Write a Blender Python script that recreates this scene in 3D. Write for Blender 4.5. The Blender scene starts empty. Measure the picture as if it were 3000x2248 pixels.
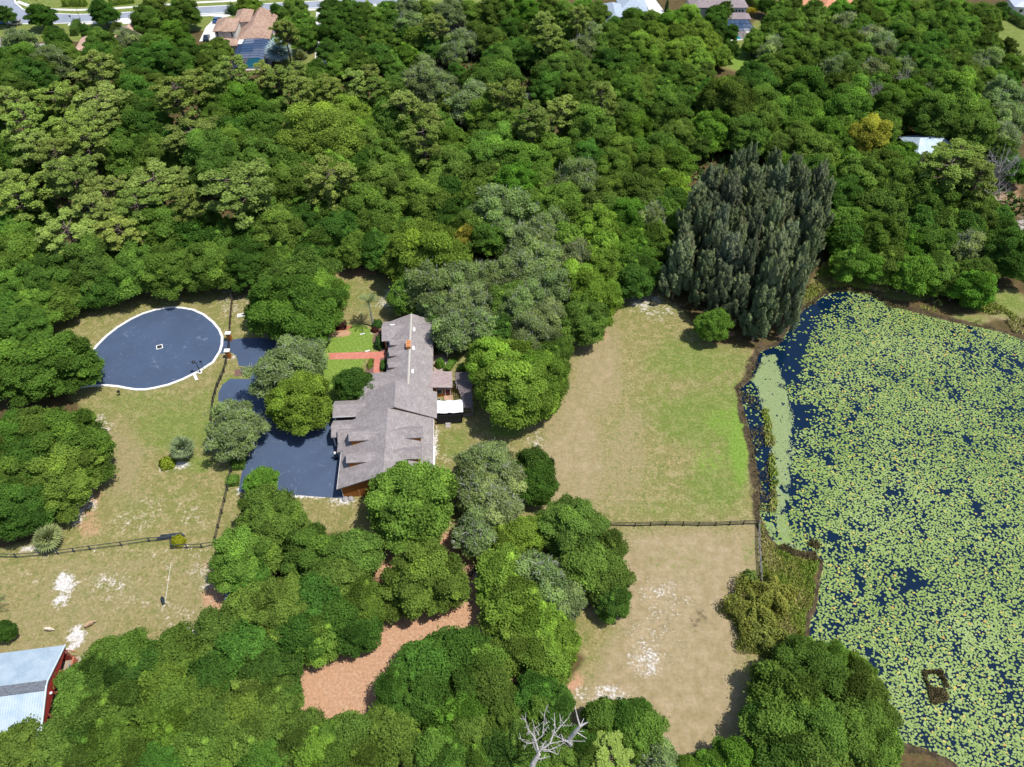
import bpy, math, random
import numpy as np
from mathutils import Vector

# ------------------------------------------------------------------ camera, world, sun, exposure
SC = bpy.context.scene
COL = SC.collection
F, PT, H = 2250.0, math.radians(47), 115.0          # focal length in photo pixels (3000 wide), pitch, flying height in metres
cam = bpy.data.cameras.new('camera'); cam.sensor_width = 36; cam.lens = F / 3000 * 36
cam.clip_start = 1; cam.clip_end = 8000
camo = bpy.data.objects.new('camera', cam); COL.objects.link(camo)
camo.location = (0, 0, H); camo.rotation_euler = (math.pi / 2 - PT, 0, 0)
SC.camera = camo

SUN_DIR = Vector((0.42, -0.14, 1.0)).normalized()
world = bpy.data.worlds.new('World'); SC.world = world; world.use_nodes = True
wn = world.node_tree.nodes; wl = world.node_tree.links
bg = wn['Background']; sky = wn.new('ShaderNodeTexSky'); sky.sky_type = 'NISHITA'; sky.sun_disc = False
sky.sun_elevation = math.asin(SUN_DIR.z); sky.sun_rotation = math.atan2(SUN_DIR.x, SUN_DIR.y)
wl.new(sky.outputs[0], bg.inputs['Color']); bg.inputs['Strength'].default_value = 0.15
sun = bpy.data.lights.new('sun', 'SUN'); sun.energy = 5.0; sun.angle = math.radians(0.53); sun.color = (1, .97, .91)
suno = bpy.data.objects.new('sun', sun); COL.objects.link(suno); suno.location = (0, 100, 200)
suno.rotation_euler = (-SUN_DIR).to_track_quat('-Z', 'Y').to_euler()
SC.view_settings.view_transform = 'Standard'; SC.view_settings.look = 'None'
SC.view_settings.gamma = 1; SC.view_settings.exposure = 0.36
SC.cycles.max_bounces = 6; SC.cycles.diffuse_bounces = 4; SC.cycles.glossy_bounces = 3; SC.cycles.transmission_bounces = 3
SC.cycles.transparent_max_bounces = 8; SC.cycles.caustics_reflective = False; SC.cycles.caustics_refractive = False

rng = np.random.default_rng(7)
random.seed(5)

# ------------------------------------------------------------------ measuring: photo pixel -> ground point
def P(px, py, z=0.0):
    u = px - 1500; v = py - 1124
    d = (u, F * math.cos(PT) - v * math.sin(PT), -F * math.sin(PT) - v * math.cos(PT))
    t = (z - H) / d[2]
    return (d[0] * t, d[1] * t)
def Pn(x, y, z):                                    # world -> photo pixel
    dy = y; dz = z - H
    fw = dy * math.cos(PT) - dz * math.sin(PT); dn = -dy * math.sin(PT) - dz * math.cos(PT)
    return 1500 + F * x / fw, 1124 + F * dn / fw, fw
K = 1.35624                                          # overview pixel -> photo pixel
def PF(pts, z=0.0): return [P(x * K, y * K, z) for x, y in pts]
def PC(ox, oy, pts, z=0.0, k=2.211): return [P(ox + x / k, oy + y / k, z) for x, y in pts]

# ------------------------------------------------------------------ objects
def tag(o, label=None, cat=None, group=None, kind=None):
    if label: o['label'] = label
    if cat: o['category'] = cat
    if group: o['group'] = group
    if kind: o['kind'] = kind
    return o
def empty(name, loc, rz=0, label=None, cat=None, group=None):
    o = bpy.data.objects.new(name, None); COL.objects.link(o)
    o.location = loc; o.rotation_euler = (0, 0, rz); o.empty_display_size = .3
    return tag(o, label, cat, group)
def link(name, me, parent=None, loc=None, rot=None, scale=None):
    o = bpy.data.objects.new(name, me); COL.objects.link(o)
    if parent is not None: o.parent = parent
    if loc is not None: o.location = loc
    if rot is not None: o.rotation_euler = rot
    if scale is not None: o.scale = scale
    return o
def copy_tree(o, parent=None):
    c = o.copy(); COL.objects.link(c)
    if parent is not None: c.parent = parent
    for ch in list(o.children): copy_tree(ch, c)
    return c

def quad_mesh(name, V, v, mat, n=4):
    """one mesh of many separate n-gons; V (n*k,3); v one value per face"""
    V = np.asarray(V, np.float32).reshape(-1, 3); k = len(V) // n
    me = bpy.data.meshes.new(name)
    me.vertices.add(n * k); me.loops.add(n * k); me.polygons.add(k)
    me.vertices.foreach_set('co', V.ravel())
    me.loops.foreach_set('vertex_index', np.arange(n * k, dtype=np.int32))
    me.polygons.foreach_set('loop_start', np.arange(0, n * k, n, dtype=np.int32))
    me.update(calc_edges=True)
    a = me.attributes.new('v', 'FLOAT', 'FACE'); a.data.foreach_set('value', np.asarray(v, np.float32))
    me.materials.append(mat)
    return me

class MB:
    def __init__(s): s.v = []; s.f = []
    def poly(s, pts):
        b = len(s.v); s.v += [tuple(p) for p in pts]; s.f.append(tuple(range(b, b + len(pts))))
    def prism(s, pts, h):                           # pts: top outline (3-D); extruded straight down by h
        n = len(pts); b = len(s.v)
        s.v += [tuple(p) for p in pts] + [(p[0], p[1], p[2] - h) for p in pts]
        s.f.append(tuple(range(b, b + n))); s.f.append(tuple(range(b + 2 * n - 1, b + n - 1, -1)))
        for i in range(n):
            j = (i + 1) % n; s.f.append((b + i, b + n + i, b + n + j, b + j))
    def box(s, x0, x1, y0, y1, z0, z1):
        s.prism([(x0, y0, z1), (x1, y0, z1), (x1, y1, z1), (x0, y1, z1)], z1 - z0)
    def obox(s, c, ax, ay, hx, hy, z0, z1):         # oriented box: centre (x,y), unit axes
        pts = [(c[0] + ax[0] * i * hx + ay[0] * j * hy, c[1] + ax[1] * i * hx + ay[1] * j * hy, z1) for i, j in ((-1, -1), (1, -1), (1, 1), (-1, 1))]
        s.prism(pts, z1 - z0)
    def tube(s, pts, rad, n=6, cap=True):
        pts = [Vector(p) for p in pts]; b = len(s.v); m = len(pts)
        for i, p in enumerate(pts):
            t = (pts[min(i + 1, m - 1)] - pts[max(i - 1, 0)]).normalized()
            u = t.cross(Vector((0.3, 0.9, 0.1)) if abs(t.y) < .9 else Vector((1, 0, 0))).normalized(); w = t.cross(u)
            r = rad[i] if hasattr(rad, '__len__') else rad
            for k in range(n):
                a = 2 * math.pi * k / n; q = p + (u * math.cos(a) + w * math.sin(a)) * r; s.v.append(tuple(q))
        for i in range(m - 1):
            for k in range(n):
                k2 = (k + 1) % n; s.f.append((b + i * n + k, b + i * n + k2, b + (i + 1) * n + k2, b + (i + 1) * n + k))
        if cap:
            s.f.append(tuple(b + (m - 1) * n + k for k in range(n))); s.f.append(tuple(b + k for k in reversed(range(n))))
    def bar(s, a, b, w, h):                         # rectangular bar between two points
        a = Vector(a); b = Vector(b); d = (b - a).normalized(); u = d.cross(Vector((0, 0, 1)))
        u = u.normalized() if u.length > 1e-3 else Vector((1, 0, 0)); q = u.cross(d)
        o = len(s.v)
        for p in (a, b):
            for i, j in ((-1, -1), (1, -1), (1, 1), (-1, 1)): s.v.append(tuple(p + u * i * w / 2 + q * j * h / 2))
        for i in range(4):
            j = (i + 1) % 4; s.f.append((o + i, o + j, o + 4 + j, o + 4 + i))
        s.f.append((o + 3, o + 2, o + 1, o)); s.f.append((o + 4, o + 5, o + 6, o + 7))
    def lathe(s, prof, c=(0, 0, 0), n=12):          # profile [(r,z)...]
        b = len(s.v); m = len(prof)
        for r, z in prof:
            for k in range(n):
                a = 2 * math.pi * k / n; s.v.append((c[0] + r * math.cos(a), c[1] + r * math.sin(a), c[2] + z))
        for i in range(m - 1):
            for k in range(n):
                k2 = (k + 1) % n; s.f.append((b + i * n + k, b + i * n + k2, b + (i + 1) * n + k2, b + (i + 1) * n + k))
        s.f.append(tuple(b + (m - 1) * n + k for k in range(n)))
    def build(s, name, mat, parent=None, smooth=False, **kw):
        me = bpy.data.meshes.new(name); me.from_pydata(s.v, [], s.f)
        me.materials.append(mat); me.update()
        if smooth: me.polygons.foreach_set('use_smooth', [True] * len(me.polygons))
        return link(name, me, parent, **kw)

# ------------------------------------------------------------------ materials
def nodes(name):
    m = bpy.data.materials.new(name); m.use_nodes = True
    nt = m.node_tree; b = nt.nodes['Principled BSDF']; b.inputs['Specular IOR Level'].default_value = .25
    return m, nt, b
def N(nt, t, **kw):
    n = nt.nodes.new(t)
    for k, v in kw.items(): setattr(n, k, v)
    return n
def noise(nt, scale, detail=4, rough=.6, coord='Object', dist=0, vec=None):
    if vec is None:
        tc = N(nt, 'ShaderNodeTexCoord'); vec = tc.outputs[coord]
    n = N(nt, 'ShaderNodeTexNoise'); n.inputs['Scale'].default_value = scale; n.inputs['Detail'].default_value = detail
    n.inputs['Roughness'].default_value = rough; n.inputs['Distortion'].default_value = dist
    nt.links.new(vec, n.inputs['Vector']); return n.outputs['Fac']
def mixc(nt, fac, a, b, mode='MIX'):
    m = N(nt, 'ShaderNodeMix', data_type='RGBA', blend_type=mode)
    for s, x in ((m.inputs[0], fac), (m.inputs[6], a), (m.inputs[7], b)):
        if isinstance(x, (int, float)): s.default_value = x
        elif isinstance(x, tuple): s.default_value = (*x, 1)
        else: nt.links.new(x, s)
    return m.outputs[2]
def math_(nt, op, a, b=None, c=None, clamp=False):
    m = N(nt, 'ShaderNodeMath', operation=op, use_clamp=clamp)
    for i, x in enumerate((a, b, c)):
        if x is None: continue
        if isinstance(x, (int, float)): m.inputs[i].default_value = x
        else: nt.links.new(x, m.inputs[i])
    return m.outputs[0]
def step(nt, x, lo, hi):
    r = N(nt, 'ShaderNodeMapRange', interpolation_type='SMOOTHSTEP'); nt.links.new(x, r.inputs[0])
    r.inputs[1].default_value = lo; r.inputs[2].default_value = hi; return r.outputs[0]
def bump(nt, b, h, strength=.4, dist=.1):
    n = N(nt, 'ShaderNodeBump'); n.inputs['Strength'].default_value = strength; n.inputs['Distance'].default_value = dist
    nt.links.new(h, n.inputs['Height']); nt.links.new(n.outputs[0], b.inputs['Normal'])
def pmat(name, col, rough=.8, var=.2, scale=2.0, metal=0, bmp=0, spec=None, coord='Object', col2=None):
    m, nt, b = nodes(name)
    f = noise(nt, scale, 5, .65, coord); f2 = step(nt, f, .3, .7)
    col = tuple(c * .80 for c in col); lo = tuple(c * (1 - var) for c in col); hi = tuple(min(1, c * (1 + var)) for c in (col2 or col))
    nt.links.new(mixc(nt, f2, lo, hi), b.inputs['Base Color'])
    b.inputs['Roughness'].default_value = rough; b.inputs['Metallic'].default_value = metal
    if spec is not None: b.inputs['Specular IOR Level'].default_value = spec
    if bmp: bump(nt, b, f, bmp)
    return m
def leafmat(name, yellow=(1.5, 1.15, .8), trans=.25):
    """foliage: the tree's own hue (object colour) with leaf-to-leaf variation"""
    m = bpy.data.materials.new(name); m.use_nodes = True; nt = m.node_tree; nt.nodes.clear()
    oi = N(nt, 'ShaderNodeObjectInfo'); at = N(nt, 'ShaderNodeAttribute', attribute_name='v')
    k = math_(nt, 'MULTIPLY_ADD', at.outputs['Fac'], 1.1, .45)
    c1 = mixc(nt, 1.0, oi.outputs['Color'], k, 'MULTIPLY')
    yl = mixc(nt, 1.0, c1, yellow, 'MULTIPLY')
    c2 = mixc(nt, step(nt, at.outputs['Fac'], .55, 1.0), c1, yl)
    d = N(nt, 'ShaderNodeBsdfDiffuse'); t = N(nt, 'ShaderNodeBsdfTranslucent'); mx = N(nt, 'ShaderNodeMixShader'); mx.inputs[0].default_value = trans
    out = N(nt, 'ShaderNodeOutputMaterial')
    nt.links.new(c2, d.inputs[0]); nt.links.new(mixc(nt, 1.0, c2, (1.1, 1.15, .6), 'MULTIPLY'), t.inputs[0])
    nt.links.new(d.outputs[0], mx.inputs[1]); nt.links.new(t.outputs[0], mx.inputs[2]); nt.links.new(mx.outputs[0], out.inputs[0])
    return m
def attrmat(name, stops, rough=.7, trans=0):
    """colour ramp over the per-face value v"""
    m, nt, b = nodes(name)
    at = N(nt, 'ShaderNodeAttribute', attribute_name='v'); r = N(nt, 'ShaderNodeValToRGB')
    el = r.color_ramp.elements
    while len(el) < len(stops): el.new(.5)
    for e, (p, c) in zip(el, stops): e.position = p; e.color = (*[q * .80 for q in c], 1)
    nt.links.new(at.outputs['Fac'], r.inputs[0]); nt.links.new(r.outputs[0], b.inputs['Base Color'])
    b.inputs['Roughness'].default_value = rough
    return m

# ------------------------------------------------------------------ geometry helpers (numpy)
def sd_poly(X, Y, poly):
    """signed distance in metres, negative inside"""
    p = np.asarray(poly, float); q = np.roll(p, -1, 0); d2 = np.full(X.shape, 1e18); ins = np.zeros(X.shape, bool)
    for (ax, ay), (bx, by) in zip(p, q):
        ex, ey = bx - ax, by - ay; wx, wy = X - ax, Y - ay
        t = np.clip((wx * ex + wy * ey) / (ex * ex + ey * ey + 1e-12), 0, 1)
        d2 = np.minimum(d2, (wx - t * ex) ** 2 + (wy - t * ey) ** 2)
        c = (ay > Y) != (by > Y)
        with np.errstate(divide='ignore', invalid='ignore'): xi = (bx - ax) * (Y - ay) / (by - ay + 1e-12) + ax
        ins ^= c & (X < xi)
    return np.where(ins, -1, 1) * np.sqrt(d2)
def in_poly(X, Y, poly): return sd_poly(np.asarray(X, float), np.asarray(Y, float), poly) < 0
def sm(x): x = np.clip(x, 0, 1); return x * x * (3 - 2 * x)
def vnoise(X, Y, s, seed=0):
    """cheap value noise 0..1"""
    r = np.random.default_rng(seed); T = r.random((64, 64)); x = X / s; y = Y / s
    i = np.floor(x).astype(int); j = np.floor(y).astype(int); fx = sm(x - i); fy = sm(y - j); g = lambda a, b: T[a % 64, b % 64]
    return (g(i, j) * (1 - fx) + g(i + 1, j) * fx) * (1 - fy) + (g(i, j + 1) * (1 - fx) + g(i + 1, j + 1) * fx) * fy
def cards(C, Nrm, L, W, r, axis=None):
    """quads centred at C facing Nrm; length L, width W; long side along axis if given"""
    n = len(C); Nrm = Nrm / (np.linalg.norm(Nrm, axis=1, keepdims=True) + 1e-9)
    a = r.normal(size=(n, 3)) if axis is None else axis
    u = a - (a * Nrm).sum(1, keepdims=True) * Nrm; u /= (np.linalg.norm(u, axis=1, keepdims=True) + 1e-9)
    w = np.cross(Nrm, u); L = np.broadcast_to(np.asarray(L), (n,))[:, None]; W = np.broadcast_to(np.asarray(W), (n,))[:, None]
    sk = r.uniform(-.25, .25, (n, 1)) * L
    return np.stack([C - u * L / 2, C + w * W / 2 + u * sk, C + u * L / 2, C - w * W / 2 + u * sk], 1).reshape(-1, 3)   # leaf-shaped
# ================================================================== THE GROUND, ROADS, LAKE
LAKE = PC(2000, 750, [(470, 1658), (475, 1500), (445, 1300), (405, 1100), (375, 1000), (345, 850), (415, 790), (440, 700), (480, 605), (600, 560), (690, 430), (770, 330), (860, 270), (940, 215), (1080, 205), (1250, 235), (1340, 300), (1480, 340), (1700, 400), (1900, 440), (2110, 485), (2211, 530)]) \
     + [(150, 122), (175, 100), (175, 25), (120, 8), (66, 20)] + PC(2000, 1498, [(1750, 1640), (1560, 1560), (1450, 1540), (1300, 1400), (1000, 1100), (850, 880), (790, 830), (795, 700), (845, 600), (865, 420), (890, 330), (720, 300), (600, 230), (545, 170)])
OPEN = PC(2000, 750, [(600, 700), (640, 600), (700, 450), (790, 340), (900, 270), (1060, 275), (950, 340), (880, 400), (840, 480), (810, 560), (780, 650), (770, 740), (700, 830), (660, 880), (620, 760)])
THIN = PC(2000, 750, [(650, 860), (740, 780), (860, 900), (980, 1000), (1000, 1200), (960, 1330), (760, 1300), (690, 1200), (720, 1050)])
MAT_L = PC(2000, 750, [(520, 640), (600, 630), (640, 720), (660, 860), (720, 980), (725, 1200), (700, 1330), (690, 1658), (600, 1658), (590, 1450), (570, 1200), (520, 1000), (490, 900), (460, 800), (500, 720)]) 
MAT_L2 = PC(2000, 1498, [(480, 0), (680, 0), (690, 120), (700, 200), (900, 280), (920, 350), (760, 310), (600, 230), (550, 160)])
MAT_R = PC(2000, 750, [(1330, 230), (1600, 240), (1800, 330), (2000, 370), (2110, 430), (2090, 490), (1900, 440), (1700, 390), (1480, 320), (1350, 280)])
REED_L = PC(2000, 750, [(500, 940), (560, 970), (600, 1200), (620, 1400), (610, 1658), (560, 1658), (570, 1450), (530, 1200)])
MARSH = PC(2000, 1498, [(500, 90), (540, 170), (600, 240), (720, 310), (880, 330), (860, 420), (845, 600), (790, 700), (790, 840), (500, 860), (505, 400)])
SHORE = PC(2000, 750, [(770, 330), (860, 270), (950, 210), (1080, 195), (1250, 230), (1340, 230), (1250, 130), (1180, 60), (1000, 20), (900, 60), (860, 150), (760, 290)])
CULD = PC(0, 750, [(-400, 560), (-100, 640), (300, 690), (440, 690), (530, 660), (590, 632), (630, 580), (690, 520), (760, 465), (850, 410), (925, 375), (1000, 352), (1060, 340), (1110, 334), (1180, 338), (1250, 350), (1320, 382), (1380, 430), (1420, 478), (1440, 525), (1438, 575), (1425, 620), (1380, 690), (1290, 748), (1180, 802), (1090, 836), (1000, 857), (940, 867), (880, 867), (820, 858), (760, 846), (690, 840), (600, 842), (460, 862), (200, 885), (-100, 860), (-400, 790)])
DRIVE = PC(0, 750, [(1403, 642), (1438, 600), (1446, 546), (1520, 540), (1560, 533), (1720, 533), (1800, 560), (1860, 700), (1890, 850), (1900, 1000), (1950, 1100), (2060, 1088), (2150, 1048), (2290, 1030), (2270, 1300), (2230, 1572), (2170, 1568), (2050, 1560), (1900, 1548), (1770, 1535), (1545, 1530), (1558, 1440), (1600, 1262), (1640, 1235), (1642, 1180), (1600, 1120), (1520, 1060), (1440, 990), (1412, 930), (1416, 885), (1440, 835), (1490, 797), (1620, 797), (1628, 728), (1600, 720), (1545, 712), (1540, 680), (1528, 645), (1500, 628), (1440, 632), (1412, 644)])
PATH = PC(950, 900, [(-330, 680), (0, 665), (450, 650), (900, 640), (895, 725), (805, 735), (800, 950), (705, 950), (720, 742), (450, 748), (0, 756), (-330, 770)], k=4.916)

def bl(cx, cy, rx, ry, s=1.0, soft=.6): return ('e', cx, cy, rx, ry, s, soft)
def pg(pts, s=1.0, soft=3.0): return ('p', PF(pts), s, soft)
LAWN = [(120, 705), (190, 660), (330, 632), (430, 610), (560, 596), (720, 583), (830, 590), (960, 690), (1000, 750), (1060, 742), (1230, 720), (1290, 680), (1330, 625), (1420, 615), (1500, 690), (1560, 740), (1640, 760), (1660, 900), (1690, 1200), (1690, 1658), (1720, 1900), (1200, 1900), (1200, 1560), (1250, 1430), (1150, 1180), (1000, 1160), (780, 1160), (560, 1180), (520, 1280), (460, 1400), (100, 1480), (-200, 1700), (-200, 1180), (60, 1180), (180, 1080), (210, 930), (150, 850), (140, 780)]
LITTER = [(770, 1150), (1010, 1160), (1070, 1200), (1110, 1300), (1260, 1480), (1150, 1500), (1110, 1480), (830, 1600), (770, 1600), (610, 1570), (600, 1450), (700, 1400), (800, 1350), (840, 1290), (790, 1200)]
PAINT = {   # overview-pixel patches of each ground cover
 'green': [pg([(-120, -60), (1050, -120), (1050, 16), (650, 46), (400, 70), (200, 92), (-120, 92)], .8, 2), bl(1850, 585, 90, 30, .75), bl(1960, 635, 90, 18, .6), bl(1770, 620, 30, 40, .6), bl(2100, 690, 70, 18, .55), bl(2120, 640, 60, 20, .5), bl(1600, 215, 70, 20, .5), bl(1500, 235, 40, 30, .5), bl(400, 930, 130, 60, .75), bl(330, 870, 160, 40, .55), bl(440, 880, 60, 60, .6), bl(430, 1000, 40, 25, .8), bl(400, 985, 12, 8, 1), bl(560, 800, 30, 40, .6), bl(510, 830, 40, 30, .7),
           bl(1500, 780, 140, 60, .7), bl(1520, 900, 120, 80, .8), bl(1590, 950, 40, 160, .9), bl(1540, 1050, 90, 70, .75), bl(1450, 1100, 150, 40, .5), bl(1420, 860, 60, 60, .5), bl(1100, 880, 90, 40, .6), bl(980, 960, 50, 50, .6),
           bl(250, 650, 90, 25, .4), bl(400, 650, 100, 15, .35), bl(760, 640, 50, 40, .5), bl(990, 780, 40, 25, .5), bl(1620, 1190, 30, 40, .5), bl(250, 1100, 80, 40, .4), bl(1450, 1210, 100, 40, .4),
           bl(2180, 660, 60, 40, .8), bl(1600, 118, 60, 38, 1), bl(1660, 70, 40, 40, .8), bl(2190, 90, 60, 70, 1), bl(640, 120, 50, 30, .9), bl(445, 48, 18, 14, 1), bl(175, 10, 50, 14, 1), bl(260, 45, 30, 15, .8)],
 'bright': [pg([(690, 712), (790, 712), (830, 760), (690, 768)], 1.2, 1.5), pg([(640, 782), (800, 772), (780, 790), (770, 850), (700, 890), (650, 860)], 1.1, 2), bl(1600, 960, 30, 120, .7), bl(1570, 910, 60, 40, .55), bl(1530, 1000, 60, 40, .5), bl(1600, 130, 40, 30, .7), bl(1090, 930, 60, 22, .6), bl(490, 830, 18, 26, .5)],
 'sand': [bl(1030, 1270, 50, 14, .4), bl(900, 1370, 40, 16, .35), bl(680, 1440, 30, 30, .35), bl(1330, 1180, 60, 30, .3), bl(1440, 1360, 90, 110, .3), bl(1395, 645, 55, 35, .62), bl(1430, 670, 70, 30, .5), bl(140, 1262, 22, 26, 1.3), bl(130, 1300, 18, 14, 1.2), bl(165, 1375, 20, 28, 1.4), bl(150, 1400, 16, 16, 1.2), bl(230, 1260, 60, 30, .55), bl(160, 1110, 30, 30, .75), bl(190, 1080, 25, 30, .7), bl(70, 1185, 30, 12, .85), bl(90, 1205, 40, 8, .5), bl(250, 1180, 120, 5, .7), bl(440, 1240, 40, 45, .55), bl(400, 1365, 60, 25, .65), bl(470, 1250, 30, 50, .45), bl(420, 1190, 60, 14, .5), bl(380, 1320, 60, 50, .38), bl(60, 1250, 60, 20, .35), bl(300, 1200, 150, 12, .38), bl(270, 1290, 90, 40, .36), bl(365, 1230, 14, 60, .45), bl(350, 1310, 9, 70, .5), bl(220, 920, 25, 35, .6), bl(230, 990, 15, 40, .6), bl(205, 750, 10, 10, .6),
          bl(1420, 1280, 50, 30, .52), bl(1440, 1320, 50, 35, .42), bl(1400, 1370, 60, 50, .42), bl(1395, 1430, 50, 40, .62), bl(1310, 1500, 60, 28, .72), bl(1255, 1500, 26, 26, .6), bl(1470, 1290, 60, 60, .36), bl(1340, 1340, 60, 60, .3), bl(1160, 950, 30, 40, .5), bl(640, 1068, 90, 10, 1.0), bl(740, 1085, 40, 10, .8), bl(745, 1080, 25, 14, 1), bl(515, 1060, 12, 12, 1), bl(550, 1000, 10, 10, .8), bl(500, 770, 20, 12, .7), bl(500, 645, 30, 50, .5), bl(545, 640, 25, 30, .5), bl(860, 640, 40, 25, .8), bl(830, 660, 30, 10, .6), bl(385, 1005, 30, 9, .9), bl(360, 1015, 18, 5, .9), bl(940, 960, 5, 70, .9), bl(970, 1000, 40, 40, .35), bl(1480, 1140, 150, 5, .7), bl(960, 770, 10, 40, .6), bl(800, 720, 20, 18, .4), bl(290, 1130, 60, 25, .45), bl(330, 1090, 60, 20, .4), bl(420, 1120, 40, 40, .4), bl(2150, 420, 60, 60, .5), bl(2170, 560, 60, 40, .5), bl(2205, 500, 30, 40, .7), bl(1030, 1240, 20, 12, .9), bl(950, 1340, 60, 12, .35), bl(700, 1420, 50, 20, .3)],
 'litter': [pg(LITTER, 1.2, 4), bl(210, 960, 20, 60, .5), bl(190, 1060, 40, 50, .6), bl(240, 645, 60, 14, .6), bl(430, 620, 90, 14, .5), bl(545, 612, 40, 14, .7), bl(760, 585, 80, 12, .9), bl(1000, 560, 130, 60, .6), bl(1010, 720, 60, 30, .8), bl(690, 935, 30, 12, 1), bl(1560, 720, 60, 16, .8), bl(1290, 720, 30, 30, .5), bl(1180, 900, 30, 20, .5), bl(190, 1130, 40, 50, .5), bl(470, 1290, 40, 30, .7), bl(450, 1225, 30, 20, .5), bl(1540, 205, 60, 14, .8), bl(640, 590, 60, 12, .4), bl(1120, 1380, 60, 120, 1), bl(1080, 1200, 60, 60, 1), bl(730, 720, 30, 8, 1), bl(870, 770, 14, 20, .7), bl(520, 803, 20, 9, .8), bl(2180, 420, 60, 60, .7), bl(1940, 345, 30, 20, .8), bl(1630, 755, 14, 40, .5)],
 'dry': [pg([(1180, 1160), (1640, 1140), (1640, 1250), (1600, 1330), (1600, 1700), (1250, 1700), (1240, 1500), (1330, 1350), (1300, 1250)], 1.1, 5), pg([(0, 1215), (360, 1185), (450, 1195), (520, 1290), (430, 1390), (150, 1440), (-150, 1500), (-150, 1230)], .42, 3), bl(1230, 1000, 90, 200, .8), bl(1290, 800, 70, 130, .7), bl(260, 1000, 70, 100, .5), bl(370, 780, 240, 20, 0), bl(1600, 880, 14, 150, .2), bl(2170, 700, 60, 40, .8), bl(1260, 680, 80, 60, .4), bl(1350, 1000, 60, 120, .55)],
 'wood': [],
 'mud': [bl(1420, 1330, 30, 60, .34), bl(1460, 1290, 40, 30, .34), bl(1645, 780, 14, 60, .9), bl(1612, 850, 12, 60, .8), bl(1625, 1000, 12, 100, .8), bl(1850, 622, 110, 8, .45), bl(2010, 655, 110, 8, .4), bl(1510, 1340, 30, 50, .5), bl(1380, 1190, 25, 25, .4), bl(1440, 1350, 60, 40, .4), bl(1600, 1340, 20, 60, .5)],
}
def make_ground():
    x = np.concatenate([np.arange(-215, 215.1, 1.2)]); y = np.arange(16, 318, 1.2)
    X, Y = np.meshgrid(x, y); nx, ny = len(x), len(y)
    sdl = sd_poly(X, Y, LAKE)
    Z = np.where(sdl < 0, -np.minimum(1.6, .05 - sdl * .3), -.05 * np.exp(-sdl / 3))
    edge = np.minimum.reduce([X - x[0], x[-1] - X, Y - y[0], y[-1] - Y]); Z *= np.clip(edge / 6, 0, 1)
    fw = Y * math.cos(PT) + (H) * math.sin(PT)
    px = (1500 + F * X / fw) / K; py = (1124 + F * (-Y * math.sin(PT) + H * math.cos(PT)) / fw) / K
    wob = (vnoise(X, Y, 7, 1) - .5) * 2 + (vnoise(X, Y, 2.6, 2) - .5)
    ch = {}
    for k, lst in PAINT.items():
        a = np.zeros(X.shape)
        for it in lst:
            if it[0] == 'e':
                _, cx, cy, rx, ry, s, soft = it
                d = np.sqrt(((px - cx) / rx) ** 2 + ((py - cy) / ry) ** 2) + wob * .16
                a = np.maximum(a, s * sm((1.5 - d) / 1.15))
            else:
                _, poly, s, soft = it; a = np.maximum(a, s * sm(.5 - (sd_poly(X, Y, poly) + wob * 1.2) / soft / 2))
        ch[k] = a
    lawn = sm(.5 - (sd_poly(X, Y, PF(LAWN)) + wob * 1.5) / 5)
    lawn = np.maximum(lawn, ch['green'] * 1.2)
    ch['wood'] = 1 - np.clip(lawn, 0, 1)
    ch['mud'] = np.maximum(ch['mud'], sm((1.5 - np.abs(sdl + wob * .8)) / 1.6) * .75 * (sdl > -1e9)); ch['mud'] = np.where(sdl < 0, 1, ch['mud'])
    V = np.stack([X, Y, Z], -1).reshape(-1, 3)
    idx = (np.arange(ny - 1)[:, None] * nx + np.arange(nx - 1)[None]).ravel()
    Fq = np.stack([idx, idx + 1, idx + nx + 1, idx + nx], 1)
    nb = len(V); R = 4000.0
    ring = [(-R, -R, 0), (R, -R, 0), (R, R, 0), (-R, R, 0)]
    V = np.concatenate([V, ring]); c00, c10, c11, c01 = 0, nx - 1, ny * nx - 1, (ny - 1) * nx
    me = bpy.data.meshes.new('ground'); nf = len(Fq)
    me.vertices.add(len(V)); me.vertices.foreach_set('co', V.astype(np.float32).ravel())
    # outer ring as strips that use the real border vertices, so there are no cracks
    loops = [Fq.ravel()]; starts = list(range(0, nf * 4, 4))
    def face(ix):
        starts.append(sum(len(l) for l in loops)); loops.append(np.array(ix))
    face([nb, nb + 1, c10] + list(range(nx - 2, -1, -1)))
    face([nb + 1, nb + 2, c11] + [r * nx + nx - 1 for r in range(ny - 2, -1, -1)])
    face([nb + 2, nb + 3, c01] + [c01 + i for i in range(1, nx)])
    face([nb + 3, nb, c00] + [r * nx for r in range(1, ny)])
    L = np.concatenate(loops).astype(np.int32)
    me.loops.add(len(L)); me.loops.foreach_set('vertex_index', L)
    me.polygons.add(len(starts)); me.polygons.foreach_set('loop_start', np.array(starts, np.int32)); me.update(calc_edges=True)
    def att(n, ks):
        c = np.zeros((len(V), 4), np.float32); c[nb:, 3 if 'wood' not in ks else ks.index('wood')] = 0
        for i, k in enumerate(ks): c[:nb, i] = ch[k].ravel()
        if 'wood' in ks: c[nb:, ks.index('wood')] = 1
        a = me.color_attributes.new(n, 'FLOAT_COLOR', 'POINT'); a.data.foreach_set('color', c.ravel())
    att('cov_a', ['green', 'bright', 'sand', 'litter']); att('cov_b', ['wood', 'dry', 'mud'])
    m, nt, b = nodes('ground_cover')
    tc = N(nt, 'ShaderNodeTexCoord').outputs['Object']
    A = N(nt, 'ShaderNodeVertexColor', layer_name='cov_a'); B = N(nt, 'ShaderNodeVertexColor', layer_name='cov_b')
    sa = N(nt, 'ShaderNodeSeparateColor'); sb = N(nt, 'ShaderNodeSeparateColor')
    nt.links.new(A.outputs[0], sa.inputs[0]); nt.links.new(B.outputs[0], sb.inputs[0])
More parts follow.
